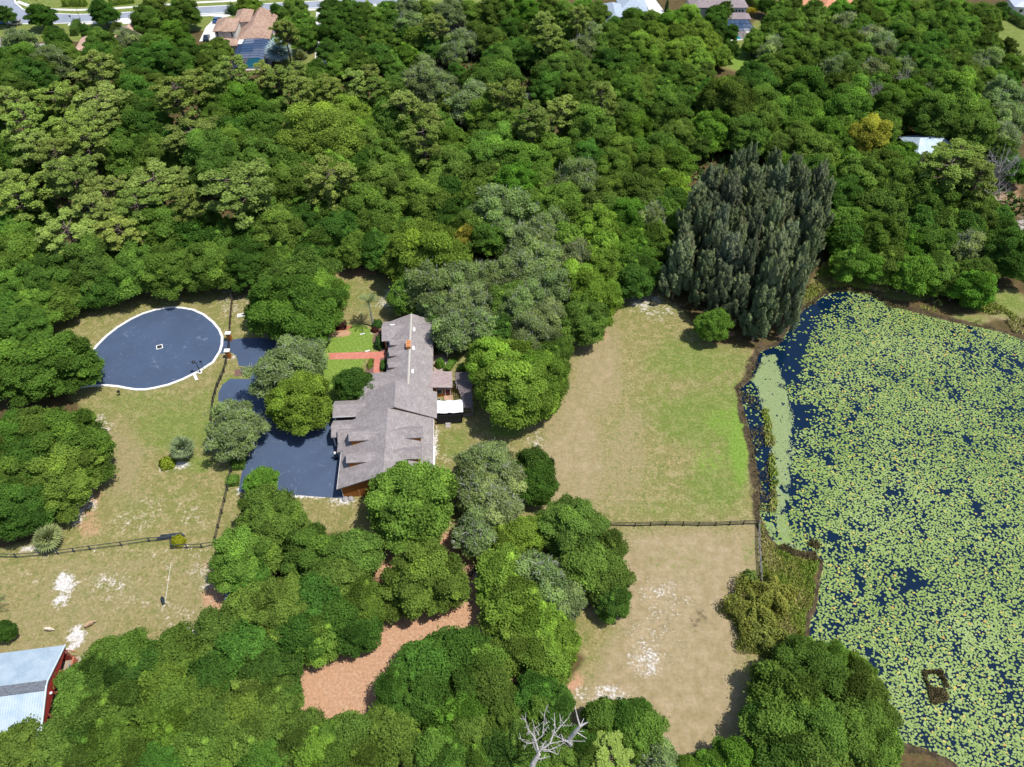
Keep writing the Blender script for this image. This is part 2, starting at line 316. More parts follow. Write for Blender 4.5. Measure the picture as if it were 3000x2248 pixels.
    n1 = noise(nt, .13, 6, .68, vec=tc); n2 = noise(nt, .55, 6, .72, vec=tc); n3 = noise(nt, 2.2, 5, .75, vec=tc); n4 = noise(nt, .9, 8, .8, vec=tc, dist=.6); n5 = noise(nt, 5.5, 3, .8, vec=tc)
    def cov(x, nz, amp=.9, lo=.35, hi=.65): return step(nt, math_(nt, 'MULTIPLY_ADD', math_(nt, 'SUBTRACT', nz, .5), amp, x), lo, hi)
    fine = step(nt, n3, .3, .72)
    mixn = math_(nt, 'MULTIPLY_ADD', n1, .5, math_(nt, 'MULTIPLY', n4, .5)); olive = mixc(nt, step(nt, n1, .38, .62), (.235, .205, .085), (.19, .195, .062))
    olive = mixc(nt, step(nt, n2, .46, .60), olive, (.30, .255, .125))
    olive = mixc(nt, math_(nt, 'MULTIPLY', step(nt, n4, .50, .38), .75), olive, (.125, .16, .04))
    dry = mixc(nt, step(nt, n2, .35, .65), (.36, .285, .18), (.265, .215, .115))
    dry = mixc(nt, math_(nt, 'MULTIPLY', step(nt, n4, .60, .75), .6), dry, (.20, .13, .085))
    c = mixc(nt, cov(sb.outputs[1], mixn, 2.6, .10, 1.0), olive, dry)
    green = mixc(nt, step(nt, n2, .35, .65), (.115, .18, .03), (.185, .225, .06))
    c = mixc(nt, math_(nt, 'MULTIPLY', cov(sa.outputs[0], n4, 2.0, .34, .80), .85), c, green)
    bright = mixc(nt, step(nt, n3, .3, .7), (.13, .235, .028), (.19, .29, .055))
    c = mixc(nt, math_(nt, 'MULTIPLY', cov(sa.outputs[1], n4, 1.1, .3, .7), .9), c, bright)
    lit = mixc(nt, step(nt, n5, .25, .75), (.415, .235, .145), (.475, .295, .19))
    lit = mixc(nt, math_(nt, 'MULTIPLY', step(nt, n2, .5, .7), .5), lit, (.44, .32, .23))
    c = mixc(nt, cov(A.outputs[1], n4, 1.0), c, lit)
    wood = mixc(nt, step(nt, n2, .35, .65), (.075, .055, .028), (.14, .085, .045))
    wood = mixc(nt, step(nt, n3, .45, .7), wood, (.06, .09, .02))
    c = mixc(nt, cov(sb.outputs[0], n2, .6), c, wood)
    c = mixc(nt, cov(A.outputs[1], n4, .9, .55, .85), c, lit)
    sand = mixc(nt, step(nt, n3, .3, .7), (.50, .465, .45), (.66, .64, .63))
    ns = math_(nt, 'ADD', math_(nt, 'MULTIPLY_ADD', n3, .25, math_(nt, 'MULTIPLY', n4, .40)), math_(nt, 'MULTIPLY', n2, .35))
    c = mixc(nt, cov(sa.outputs[2], ns, 3.6, .42, 1.0), c, sand)
    fleck = math_(nt, 'MULTIPLY', math_(nt, 'MULTIPLY', step(nt, n5, .66, .78), step(nt, n1, .42, .6)), math_(nt, 'SUBTRACT', 1.0, sb.outputs[0], clamp=True))
    c = mixc(nt, math_(nt, 'MULTIPLY', fleck, .7), c, (.56, .52, .47))
    mud = mixc(nt, step(nt, n2, .4, .6), (.045, .035, .022), (.09, .068, .04))
    c = mixc(nt, cov(sb.outputs[2], n4, 1.0, .38, .7), c, mud)
    c = mixc(nt, 1.0, c, mixc(nt, fine, (.60, .585, .55), (.95, .93, .89)), 'MULTIPLY')
    nt.links.new(c, b.inputs['Base Color']); b.inputs['Roughness'].default_value = .95; b.inputs['Specular IOR Level'].default_value = .1
    bump(nt, b, n3, .5, .12)
    me.materials.append(m)
    return tag(link('ground', me), kind='structure')
make_ground()

# lake water
m_w, nt, b = nodes('lake_water'); b.inputs['Base Color'].default_value = (.002, .010, .027, 1); b.inputs['Roughness'].default_value = .06; b.inputs['Specular IOR Level'].default_value = .5; b.inputs['IOR'].default_value = 1.33
nz = noise(nt, 1.2, 3, .6); bump(nt, b, nz, .12, .05)
mb = MB(); mb.poly([(x, y, -.30) for x, y in LAKE]); tag(mb.build('lake_water', m_w), kind='structure')

# asphalt and kerbs
def asphalt(name, col, worn):
    m, nt, b = nodes(name)
    n1 = noise(nt, .16, 5, .6); n2 = noise(nt, .35, 6, .7, dist=2.2); n3 = noise(nt, 9, 3, .7)
    c = mixc(nt, step(nt, n1, .35, .65), tuple(x * .92 for x in col), tuple(x * 1.1 for x in col))
    c = mixc(nt, math_(nt, 'MULTIPLY', step(nt, n2, .57, .72), worn), c, (.17, .20, .26))
    c = mixc(nt, math_(nt, 'MULTIPLY', step(nt, n3, .4, .6), .15), c, (.09, .10, .12))
    nt.links.new(c, b.inputs['Base Color']); b.inputs['Roughness'].default_value = .62; b.inputs['Specular IOR Level'].default_value = .45
    return m
m_asph = asphalt('sealed_asphalt', (.035, .058, .106), .5)
m_road = asphalt('street_asphalt', (.21, .23, .27), .25)
m_conc = pmat('pale_concrete', (.60, .585, .56), .85, .12, 1.5)
m_kerb = pmat('kerb_concrete', (.72, .71, .69), .8, .1, 2)
m_brick = None
def sheet(name, poly, z, mat):
    mb = MB(); mb.poly([(x, y, z) for x, y in poly]); return tag(mb.build(name, mat), kind='structure')
def strip(name, line, w, z0, h, mat, closed=False):
    mb = MB(); p = [Vector((x, y)) for x, y in line]; n = len(p); Lr = []
    for i in range(n):
        a = p[i - 1] if (i > 0 or closed) else p[i]; c = p[(i + 1) % n] if (i < n - 1 or closed) else p[i]
        d = (c - a).normalized(); nn = Vector((-d.y, d.x)); Lr.append((p[i] + nn * w / 2, p[i] - nn * w / 2))
    b = 0
    for l, r in Lr: mb.v += [(l.x, l.y, z0 + h), (r.x, r.y, z0 + h), (l.x, l.y, z0), (r.x, r.y, z0)]
    for i in range(n if closed else n - 1):
        a, c = i * 4, ((i + 1) % n) * 4
        mb.f += [(a, a + 1, c + 1, c), (a + 2, a, c, c + 2), (a + 1, a + 3, c + 3, c + 1)]
    if not closed: mb.f += [(0, 2, 3, 1), (4 * n - 4, 4 * n - 3, 4 * n - 1, 4 * n - 2)]
    return tag(mb.build(name, mat), kind='structure')
sheet('cul_de_sac_road', CULD, .012, m_asph)
sheet('driveway', DRIVE, .008, m_asph)
# the kerb runs round the bulb of the cul-de-sac and dips out across the driveway mouth
strip('kerb', CULD[1:-1], .52, .0, .12, m_kerb)
# brick-red front path
m_path, nt, b = nodes('red_paver')
br = N(nt, 'ShaderNodeTexBrick'); br.inputs['Color1'].default_value = (.34, .10, .07, 1); br.inputs['Color2'].default_value = (.40, .15, .105, 1); br.inputs['Mortar'].default_value = (.40, .17, .13, 1)
br.inputs['Scale'].default_value = 3; br.inputs['Mortar Size'].default_value = .01; nt.links.new(N(nt, 'ShaderNodeTexCoord').outputs['Object'], br.inputs['Vector'])
nt.links.new(mixc(nt, step(nt, noise(nt, .8, 4), .45, .7), br.outputs[0], (.42, .19, .14)), b.inputs['Base Color']); b.inputs['Roughness'].default_value = .85
sheet('front_path', PATH, .016, m_path)
# the street at the back: carriageway, kerbs, pavement and drives
ST_T = [(-100, 60), (150, 86), (500, 96), (700, 90), (870, 79), (1300, 46), (1560, 34), (2220, 0), (2700, -28)]
ST_B = [(-100, 152), (250, 158), (440, 152), (640, 139), (900, 121), (1300, 93), (1560, 80), (2220, 44), (2700, 14)]
def c1(l): return PC(0, 0, l)
street = c1(ST_T) + c1(ST_B)[::-1]
street = c1([(-100, -60), (85, -60), (100, 20), (150, 62), (300, 88)]) + c1(ST_T)[2:] + c1(ST_B)[::-1]
sheet('street', street, .012, m_road)
strip('kerb', c1([(85, -60), (100, 20), (150, 62), (300, 88)] + ST_T[2:]), .5, 0, .12, m_kerb)
strip('kerb', c1(ST_B), .5, 0, .12, m_kerb)
def off(l, dy): return [(x, y + dy) for x, y in l]
strip('pavement', c1([(110, 10), (190, 40), (340, 62), (500, 66), (700, 58), (870, 46), (1300, 16), (1560, 4), (2200, -30)]), 1.7, 0, .03, m_conc)
strip('pavement', c1(off(ST_B[2:], 9)), 1.6, 0, .03, m_conc)
sheet('driveway', c1([(1330, 100), (1480, 88), (1560, 92), (1420, 120), (1400, 260), (1290, 270), (1330, 180), (1400, 110)]), .022, m_conc)
sheet('driveway', c1([(2050, 60), (2210, 40), (2180, 160), (2120, 250), (2150, 420), (2040, 440), (2040, 200)]), .022, m_conc)
sheet('driveway', PC(1700, 0, [(1150, -60), (1350, -60), (1560, 220), (1400, 340), (1340, 340)], k=6.32), .02, m_conc)
sheet('driveway', c1([(760, 122), (860, 115), (900, 150), (800, 158)]), .022, m_conc)
# planted bed by the gate
m_mulch = pmat('dark_mulch', (.16, .09, .075), .95, .35, 6)
sheet('mulch_bed', PC(600, 850, [(490, 1285), (690, 1280), (705, 1380), (480, 1400)], k=5.5275), .014, m_mulch)
sheet('mulch_bed', PC(950, 900, [(590, 960), (600, 850), (660, 740), (718, 742), (708, 960)], k=4.916), .010, m_mulch)
sheet('mulch_bed', PC(950, 900, [(806, 735), (895, 725), (895, 950), (804, 950)], k=4.916), .010, m_mulch)
sheet('mulch_bed', PC(950, 900, [(690, 480), (760, 330), (860, 300), (900, 640), (790, 640), (720, 560)], k=4.916), .010, m_mulch)
sheet('mulch_bed', PC(950, 900, [(0, 290), (330, 270), (420, 262), (330, 335), (0, 350)], k=4.916), .010, pmat('red_mulch', (.34, .13, .07), .95, .3, 6))
sheet('mulch_bed', PC(950, 900, [(1580, 700), (1690, 690), (1800, 780), (1760, 930), (1580, 930)], k=4.916), .010, pmat('grey_mulch', (.36, .28, .25), .95, .25, 4))
# ================================================================== PLANTS
M_leaf = leafmat('oak_leaf', (1.18, 1.1, .85), .42); M_needle = leafmat('pine_needle', (1.15, 1.1, .75), .3); M_cas = leafmat('casuarina_needle', (1.25, 1.06, .8), .25)
M_bark = pmat('oak_bark', (.13, .105, .085), .95, .35, 5, bmp=.4); M_pbark = pmat('pine_bark', (.16, .12, .10), .95, .35, 5, bmp=.4)
M_gbark = pmat('grey_bark', (.32, .30, .28), .95, .25, 4); M_moss = leafmat('spanish_moss', (1, 1, 1), .2)

def fib(n, zmin, r):
    z = np.linspace(1, zmin, n) + r.uniform(-.04, .04, n); z = np.clip(z, -1, 1); ph = np.arange(n) * 2.39996 + r.uniform(0, .5, n)
    s = np.sqrt(1 - z * z); return np.stack([s * np.cos(ph), s * np.sin(ph), z], 1)
def leaf_puffs(Cp, Rp, leaf, cover, r, flat=.8, aspect=.72, up=.45, zcut=-.5, jit=.7, vspread=.30):
    CC, NN, LL, VV = [], [], [], []
    for c, pr in zip(Cp, Rp):
        n = int(cover * 4 * math.pi * pr * pr * .7 / (leaf * leaf * aspect * .5))
        d = r.normal(size=(int(n * 1.4), 3)); d /= np.linalg.norm(d, axis=1, keepdims=True); d = d[d[:, 2] > zcut][:n]
        rad = pr * (r.random(len(d)) ** .40) * np.where(r.random(len(d)) < .10, r.uniform(1.05, 1.38, len(d)), r.uniform(.85, 1.1, len(d)))
        q = d * rad[:, None] * np.array([r.uniform(.72, 1.35), r.uniform(.72, 1.35), flat * r.uniform(.6, 1.0)])
        CC.append(c + q); NN.append(d * .75 + np.array([0, 0, up]) + r.normal(size=d.shape) * jit)
        LL.append(leaf * r.uniform(.7, 1.3, len(d))); VV.append(np.clip(.42 + r.normal(0, .13, len(d)) + r.normal(0, vspread * .6), 0, 1))
    CC, NN, LL, VV = map(np.concatenate, (CC, NN, LL, VV))
    return cards(CC, NN, LL, LL * aspect, r), VV
def limbs(mb, base, fork, targets, r0, r1):
    mb.tube([base, (base[0] * .5 + fork[0] * .5 + .15, base[1] * .5 + fork[1] * .5, base[2] * .5 + fork[2] * .5), fork], [r0 * 1.25, r0, r0 * .8], 8)
    for t in targets:
        f = Vector(fork) - Vector((0, 0, random.uniform(0, .12) * (fork[2] - base[2]))); t = Vector(t); mid = f.lerp(t, .5) + Vector((random.uniform(-.4, .4), random.uniform(-.4, .4), random.uniform(.1, .7)))
        mb.tube([f, mid, t], [r1, r1 * .7, r1 * .25], 5)

def oak_proto(seed, R, h, leaf, cover=2.3, open_=0.0, moss=False, npf=1.1, prk=.24):
    """R crown radius, h total height; returns dict of meshes"""
    r = np.random.default_rng(seed); random.seed(seed)
    zb = h * .42; Hc = h - zb
    n = int(46 * npf * (R / 6) ** 1.15) + 12
    d = fib(n, -.35, r); ph = np.arctan2(d[:, 1], d[:, 0]); a = r.uniform(0, 6.3, 4)
    lump = 1 + .12 * np.sin(2 * ph + a[0]) + .11 * np.sin(3 * ph + a[1]) + .10 * np.sin(5 * d[:, 2] + 4 * ph + a[2]) + r.normal(0, .09, n)
    pr = R * prk * r.uniform(.6, 1.5, n) * (1 if R < 7 else .9)
    C = d * np.array([R, R, Hc * .92]) * (lump * (1 - .5 * prk))[:, None]
    C[:, 2] = np.where(d[:, 2] < 0, C[:, 2] * .55, C[:, 2]); C[:, 2] += zb
    if open_ > 0:
        k = r.random(n) > open_; C, pr = C[k], pr[k]
    m2 = int(len(C) * .45); inner = C[r.integers(0, len(C), m2)] * np.array([.55, .55, .5]) + np.array([0, 0, zb * .55]) + r.normal(0, R * .08, (m2, 3))
    big = np.array([[0, 0, zb]]); bc, bn, bL = [], [], []
    nd = int(5.5 * R * (R + Hc) * 2.2 / (leaf * leaf * .36)); dd = r.normal(size=(nd, 3)); dd /= np.linalg.norm(dd, axis=1, keepdims=True); dd = dd[dd[:, 2] > -.3]
    ph2 = np.arctan2(dd[:, 1], dd[:, 0]); lp = 1 + .12 * np.sin(2 * ph2 + a[0]) + .11 * np.sin(3 * ph2 + a[1]) + .10 * np.sin(5 * dd[:, 2] + 4 * ph2 + a[2])
    q2 = dd * np.array([R, R, Hc * .95]) * (lp * r.uniform(.70, .97, len(dd)))[:, None] * (.93 - .1 * open_); q2[:, 2] = np.where(dd[:, 2] < 0, q2[:, 2] * .55, q2[:, 2]); q2[:, 2] += zb
    if open_ > 0: kk = r.random(len(q2)) < .55; q2, dd = q2[kk], dd[kk]
    V2 = cards(q2, dd + np.array([0, 0, .4]) + r.normal(0, .45, dd.shape), leaf * r.uniform(.7, 1.3, len(dd)), leaf * .72, r); v2 = np.clip(.40 + r.normal(0, .14, len(dd)), 0, 1)
    V, v = leaf_puffs(np.concatenate([C, inner]), np.concatenate([pr, np.full(m2, R * prk * 1.1)]), leaf, cover, r); V = np.concatenate([V, V2]); v = np.concatenate([v, v2])
    out = {'crown': quad_mesh('crown', V, v, M_leaf), 'R': R, 'h': h}
    mb = MB(); fork = (0, 0, h * .26); tg = C[r.choice(len(C), min(len(C), 12 if not moss else 26), replace=False)]
    limbs(mb, (0, 0, -.3), fork, [(t - np.array([0, 0, zb])) * .9 + np.array([0, 0, zb]) for t in tg], .05 * R + .06, .024 * R + .04)
    me = bpy.data.meshes.new('trunk'); me.from_pydata(mb.v, [], mb.f); me.materials.append(M_gbark if moss else M_bark); out['trunk'] = me
    if moss:
        nm = 700; cs = C[r.integers(0, len(C), nm)] + r.normal(0, .8, (nm, 3)) * np.array([R / 6, R / 6, .5]); cs[:, 2] -= .3
        nn = r.normal(size=(nm, 3)); nn[:, 2] *= .15; L = r.uniform(.6, 1.7, nm)
        MV = cards(cs, nn, L, r.uniform(.18, .4, nm), r, axis=np.tile([0, 0, 1.0], (nm, 1)))
        tw = 500; ct = C[r.integers(0, len(C), tw)]; dr = r.normal(size=(tw, 3)); dr /= np.linalg.norm(dr, axis=1, keepdims=True); dr[:, 2] = np.abs(dr[:, 2])
        ct = ct + dr * pr.mean() * .9; n2 = np.cross(dr, r.normal(size=(tw, 3)))
        TV = cards(ct, n2, r.uniform(.8, 1.6, tw), .10, r, axis=dr)
        out['moss'] = quad_mesh('moss', np.concatenate([MV, TV]), np.concatenate([np.full(nm, .5), np.full(tw, .62)]), M_moss)
    return out
def pine_proto(seed, R, h, n=80, leaf=.62):
    r = np.random.default_rng(seed); random.seed(seed); C, pr = [], []
    z0 = h * .50; mb = MB(); top = Vector((r.normal(0, .4), r.normal(0, .4), h * .95))
    mb.tube([(0, 0, -.3), (r.normal(0, .2), r.normal(0, .2), h * .45), top], [.34, .27, .08], 7)
    nb = n // 3
    for i in range(nb):
        f = (i + .5) / nb; z = z0 + (h * .94 - z0) * f; prof = math.sin(math.pi * min(1, .28 + .62 * f)) ** .6
        rr = R * prof * r.uniform(.65, 1.1); ph = i * 2.4 + r.uniform(-.5, .5)
        rise = r.uniform(.05, .35) * rr; e = np.array([rr * math.cos(ph), rr * math.sin(ph), z + rise])
        s = (0, 0, z - .3); mid = Vector(s).lerp(Vector(e), .55) + Vector((0, 0, -.25)); mb.tube([s, mid, tuple(e)], [.11, .08, .03], 4)
        for k in range(3):
            t = r.uniform(.55, 1.05); q = np.array([e[0] * t, e[1] * t, z + rise * t]) + r.normal(0, .55, 3) * np.array([1, 1, .4]); C.append(q); pr.append(r.uniform(.65, 1.25))
    C = np.array(C); pr = np.array(pr)
    CC, NN, AX, VV = [], [], [], []
    for c, p in zip(C, pr):
        m = int(95 * p * p) + 45; d = r.normal(size=(m, 3)); d[:, 2] = np.abs(d[:, 2]) * .9 - .25; d /= np.linalg.norm(d, axis=1, keepdims=True)
        q = d * (p * r.uniform(.45, 1, m))[:, None]; q[:, 2] *= .62; CC.append(c + q); AX.append(d + np.array([0, 0, .25]))
        NN.append(np.cross(d, r.normal(size=d.shape)) + d * .5 + np.array([0, 0, .6])); VV.append(np.clip(.38 + r.normal(0, .12, m) + d[:, 2] * .1 + r.normal(0, .08), 0, 1))
    CC, NN, AX, VV = map(np.concatenate, (CC, NN, AX, VV))
    V = cards(CC, NN, leaf * r.uniform(.7, 1.2, len(CC)), .30, r, axis=AX)
    me = bpy.data.meshes.new('trunk'); me.from_pydata(mb.v, [], mb.f); me.materials.append(M_pbark)
    return {'crown': quad_mesh('crown', V, VV, M_needle), 'trunk': me, 'R': R, 'h': h}
def cas_proto(seed, R, h):
    r = np.random.default_rng(seed); random.seed(seed); mb = MB(); mb.tube([(0, 0, -.3), (.1, .1, h * .5), (0, .1, h * .96)], [.3, .2, .05], 6)
    CC, NN, AX, VV = [], [], [], []
    n = 62
    for i in range(n):
        f = (i + .5) / n; z = h * (.08 + .86 * f); rr = R * min(1, (1.04 - f) * 1.5) ** .9 * r.uniform(.35, 1.0); ph = i * 2.4 + r.uniform(-.4, .4)
        ax = np.array([math.cos(ph) * .16, math.sin(ph) * .16, 1.0]); ax += r.normal(0, .1, 3); ax /= np.linalg.norm(ax); L = r.uniform(3.0, 5.2) * (1 if f < .85 else .8); wd = r.uniform(.5, .85)
        b = np.array([math.cos(ph) * rr, math.sin(ph) * rr, z]); mb.tube([(0, 0, z - .5), tuple(b)], [.06, .03], 4, False)
        m = 210; t = r.random(m) ** .8; d = r.normal(size=(m, 3)); d -= (d @ ax)[:, None] * ax; d /= np.linalg.norm(d, axis=1, keepdims=True)
        w = wd * np.sin(np.pi * np.clip(t * .85 + .12, 0, 1)) ** .8; q = b + ax * (t * L)[:, None] + d * (w * r.uniform(.5, 1, m))[:, None]
        CC.append(q); AX.append(ax + d * .5 + r.normal(0, .15, (m, 3))); NN.append(d + np.array([0, 0, .35]) + r.normal(0, .3, (m, 3)))
        VV.append(np.clip(.22 + t * .35 + r.normal(0, .1, m) + (t > .8) * .15, 0, 1))
    CC, NN, AX, VV = map(np.concatenate, (CC, NN, AX, VV))
    V = cards(CC, NN, r.uniform(.45, .9, len(CC)), .24, r, axis=AX)
    me = bpy.data.meshes.new('trunk'); me.from_pydata(mb.v, [], mb.f); me.materials.append(M_pbark)
    return {'crown': quad_mesh('crown', V, VV, M_cas), 'trunk': me, 'R': R, 'h': h}
def bare_proto(seed, R, h, n=26):
    """leafless grey tree: trunk and a crown of forked twigs"""
    r = np.random.default_rng(seed); mb = MB(); tr = MB(); tr.tube([(0, 0, -.3), (.2, 0, h * .3), (0, .2, h * .5)], [.3, .25, .18], 7)
    for i in range(n):
        ph = i * 2.4; t = r.uniform(.3, 1); e = Vector((math.cos(ph) * R * t, math.sin(ph) * R * t, h * r.uniform(.6, 1))); s = Vector((0, .1, h * r.uniform(.3, .5))); m = s.lerp(e, .5) + Vector((0, 0, .6))
        mb.tube([s, m, e], [.11, .07, .03], 4, False)
        for k in range(5):
            q = m.lerp(e, r.random()); mb.tube([q, q + Vector(tuple(r.normal(0, .8, 3))) + Vector((0, 0, .6))], [.04, .015], 3, False)
    out = {'R': R, 'h': h}
    for k, b in (('crown', mb), ('trunk', tr)):
        me = bpy.data.meshes.new(k); me.from_pydata(b.v, [], b.f); me.materials.append(M_gbark); out[k] = me
    return out

OAK = {'s': [oak_proto(11, 3.6, 8.5, .32, npf=.9, prk=.33), oak_proto(12, 3.9, 9.5, .32, npf=.95, prk=.31)],
       'm': [oak_proto(21, 5.6, 12.5, .36), oak_proto(22, 6.0, 13, .36), oak_proto(23, 5.8, 12, .37, prk=.24, npf=1.25)],
       'l': [oak_proto(31, 8.2, 15, .40), oak_proto(32, 8.6, 14.5, .40, prk=.23, npf=1.25)]}
MOSS = {'s': [oak_proto(41, 4.0, 9, .34, 1.5, .12, True, npf=1.0, prk=.28)],
        'm': [oak_proto(51, 5.8, 12, .36, 1.5, .14, True, npf=1.25, prk=.23), oak_proto(52, 6.2, 12, .36, 1.4, .2, True, npf=1.3, prk=.22)],
        'l': [oak_proto(61, 8.4, 14, .40, 1.5, .14, True, npf=1.3, prk=.21)]}
PINE = [pine_proto(71, 5.2, 19), pine_proto(72, 5.8, 20, 96), pine_proto(73, 4.4, 19, 66), pine_proto(74, 6.4, 19, 105)]
CAS = [cas_proto(81, 2.7, 20), cas_proto(82, 2.4, 18), cas_proto(83, 3.0, 21)]
BARE = bare_proto(91, 4.2, 9)

HUE = {'O': (.138, .232, .040), 'D': (.088, .180, .031), 'L': (.195, .305, .045), 'B': (.140, .270, .036), 'M': (.220, .295, .105), 'P': (.222, .292, .066), 'C': (.150, .185, .100), 'Y': (.28, .28, .045), 'G': (.3, .3, .3), 'T': (.125, .200, .037)}
TONE = {'O': 'mid green', 'D': 'dark green', 'L': 'yellow green', 'B': 'bright green', 'M': 'grey mossy', 'P': 'olive', 'C': 'grey green', 'Y': 'yellowish', 'G': 'leafless grey', 'T': 'deep olive'}
NAME = {'P': ('pine_tree', 'pine'), 'C': ('casuarina_tree', 'casuarina'), 'M': ('mossy_oak_tree', 'oak'), 'G': ('bare_tree', 'tree'), 'D': ('evergreen_tree', 'evergreen'), 'T': ('evergreen_tree', 'evergreen'), 'L': ('broadleaf_tree', 'broadleaf'), 'B': ('broadleaf_tree', 'broadleaf'), 'Y': ('broadleaf_tree', 'broadleaf')}
TREES = []
def place_tree(px, py, w, k, label=None, hk=1.0, xy=None):
    """crown centre seen at photo pixel (px,py), crown w pixels wide"""
    z = 8.0 if k not in 'PC' else 13.5
    for _ in range(3):
        X, Y = P(px, py, z); d = Y * math.cos(PT) + (H - z) * math.sin(PT); Wm = max(2.2, w / (F / d)); R = Wm / 2
        if k == 'P': h = min(21, 12 + R * 1.4) * hk; z = h * .72
        elif k == 'C': h = 19 * hk; z = h * .6
        else: h = (4.2 + 1.42 * R if R > 2.2 else 2.0 + 2.3 * R) * hk; h = min(h, 17); z = h * .60
    TREES.append(dict(px=px, py=py, x=X, y=Y, R=R, h=h, k=k, label=label))
def build_tree(t, label, group):
    k, R, h = t['k'], t['R'], t['h']
    if k == 'P': pr = min(PINE, key=lambda p: abs(p['R'] - R) + random.random() * 1.2)
    elif k == 'C': pr = random.choice(CAS)
    elif k == 'G': pr = BARE
    else:
        fam = MOSS if k == 'M' else OAK; s = 's' if R < 4.7 else 'm' if R < 7.1 else 'l'; pr = random.choice(fam[s])
    nm, cat = NAME.get(k, ('oak_tree', 'oak'))
    rt = empty(nm, (t['x'], t['y'], 0), random.uniform(0, 6.28), label, 'tree', group)
    sx = R / pr['R']; sc = (sx, sx * random.uniform(.95, 1.05), h / pr['h'])
    hue = HUE[k]; j = random.uniform(.76, 1.22); col = [min(1, c * j * random.uniform(.93, 1.07)) for c in hue] + [1]
    o = link('trunk', pr['trunk'], rt, scale=sc)
    o = link('crown', pr['crown'], rt, scale=sc); o.color = col
    if 'moss' in pr:
        o = link('moss', pr['moss'], rt, scale=sc); o.color = (.27, .28, .22, 1)
    return rt
THIN_F = .78
# ---------------------------------------------------------------- every crown one can tell apart: crop origin, then (x, y, width, kind)
def T(ox, oy, s):
    for it in s.replace('\n', ' ').split(';'):
        it = it.strip()
        if not it: continue
        q = it.split(',')
        if ox == 0 and oy == 0 and float(q[0]) < 1300 and 140 < float(q[1]) < 360: q[1] = str(float(q[1]) + 34)
        place_tree(ox + float(q[0]) / 2.211, oy + float(q[1]) / 2.211, float(q[2]) / 2.211, q[3].strip())
# wood, left third
T(0, 0, """20,80,110,D;255,80,160,D;660,55,170,D;1180,60,200,T;1000,50,190,T;950,110,200,O;360,200,150,D;560,165,90,D;750,150,90,T;1610,20,150,L;1790,60,90,D;1900,60,210,T;1960,140,170,O;2150,60,180,D;2160,190,190,D;2030,210,130,O;
110,230,230,M;330,190,110,O;400,210,150,D;640,220,220,O;830,210,170,M;1050,110,170,O;1120,190,220,B;1000,240,200,O;60,330,190,D;170,370,230,O;330,350,230,M;420,300,180,O;650,310,210,D;760,330,160,O;900,330,210,D;1060,330,240,D;1220,300,210,D;1180,410,210,D;1010,420,220,D;880,440,190,D;1360,340,190,O;1420,300,140,O;1330,400,170,O;1840,190,180,P;1960,230,150,O;1790,270,80,L;2120,320,150,D;2190,400,150,O;2050,430,130,D;
60,450,190,O;200,470,230,D;90,560,220,O;270,430,200,O;20,640,200,P;480,480,300,P;620,430,300,P;400,590,280,P;650,590,330,P;330,640,220,P;760,640,220,P;540,680,260,P;900,530,230,O;1000,560,220,O;820,530,180,O;950,640,210,D;860,640,200,O;1180,600,300,P;1100,640,240,P;1260,530,230,P;1380,540,180,P;1500,450,280,P;1600,460,180,P;1460,520,180,O;1560,590,160,M;1700,470,170,P;1800,500,200,P;1920,470,180,P;2040,500,190,O;2130,560,190,P;1940,630,190,P;2050,610,190,O;2170,640,200,O;1420,640,260,O;1520,670,250,B;1620,690,250,O;1740,660,200,D;1800,730,220,O;
60,720,210,P;150,700,190,P;100,820,230,P;230,800,250,P;330,740,200,O;380,830,220,P;480,780,260,P;600,760,210,O;680,810,260,P;560,860,230,P;780,820,240,O;900,760,240,O;860,840,210,D;1000,740,220,O;960,850,250,D;1070,860,200,O;1230,810,320,P;1150,830,230,P;1330,850,260,P;1240,900,260,P;1400,800,220,O;1480,880,230,O;1570,860,250,D;1500,960,240,O;1690,870,240,O;1800,850,230,O;1830,960,220,D;1700,980,230,O;1930,780,180,P;2020,750,200,O;
40,950,230,O;150,930,240,P;270,920,230,P;400,950,230,P;560,940,260,P;330,1020,260,P;460,1080,280,P;100,1060,240,O;220,1060,220,D;620,1010,230,D;720,1060,260,O;830,1000,240,O;940,960,220,O;1040,1010,260,O;880,1090,240,P;1000,1120,330,P;1130,1060,240,P;1180,980,240,D;1320,1010,250,O;1400,1090,260,O;1290,1110,220,O;1480,1050,230,O;1600,1080,240,O;1720,1090,250,O;1830,1060,230,D;1950,1080,230,O;2060,1120,210,P;2130,1180,260,P;2170,1060,230,L;2060,880,330,L;2150,950,300,L;2000,960,260,L;2120,790,260,L;
60,1180,240,P;160,1250,280,P;40,1310,220,P;330,1160,250,P;430,1200,300,P;560,1170,250,P;600,1270,260,P;760,1220,270,P;880,1220,300,P;1010,1220,260,P;1120,1230,280,P;1200,1320,230,P;900,1320,250,P;1040,1330,240,P;760,1330,250,P;680,1400,210,P;1380,1230,290,P;1530,1210,380,P;1650,1200,260,P;1700,1300,270,P;1430,1320,260,P;1580,1330,280,P;1830,1200,220,O;1930,1230,230,O;2050,1290,240,P;1850,1310,230,O;1980,1330,230,D;2120,1300,230,O;
90,1420,260,O;230,1380,240,D;50,1500,250,D;400,1390,300,P;330,1480,250,P;500,1470,310,P;430,1560,300,P;580,1380,220,P;200,1560,260,O;80,1610,260,O;650,1560,240,P;780,1490,240,P;880,1440,230,P;1000,1480,270,O;1120,1470,260,B;940,1560,250,O;1080,1580,270,O;1250,1460,230,O;1370,1430,230,O;1260,1560,260,D;1450,1530,250,O;1580,1460,240,O;1700,1420,250,O;1760,1520,270,O;1630,1580,250,D;1850,1440,230,O;1960,1480,260,D;2080,1420,230,O;1900,1590,260,O;2050,1590,250,O;2170,1520,240,D""")
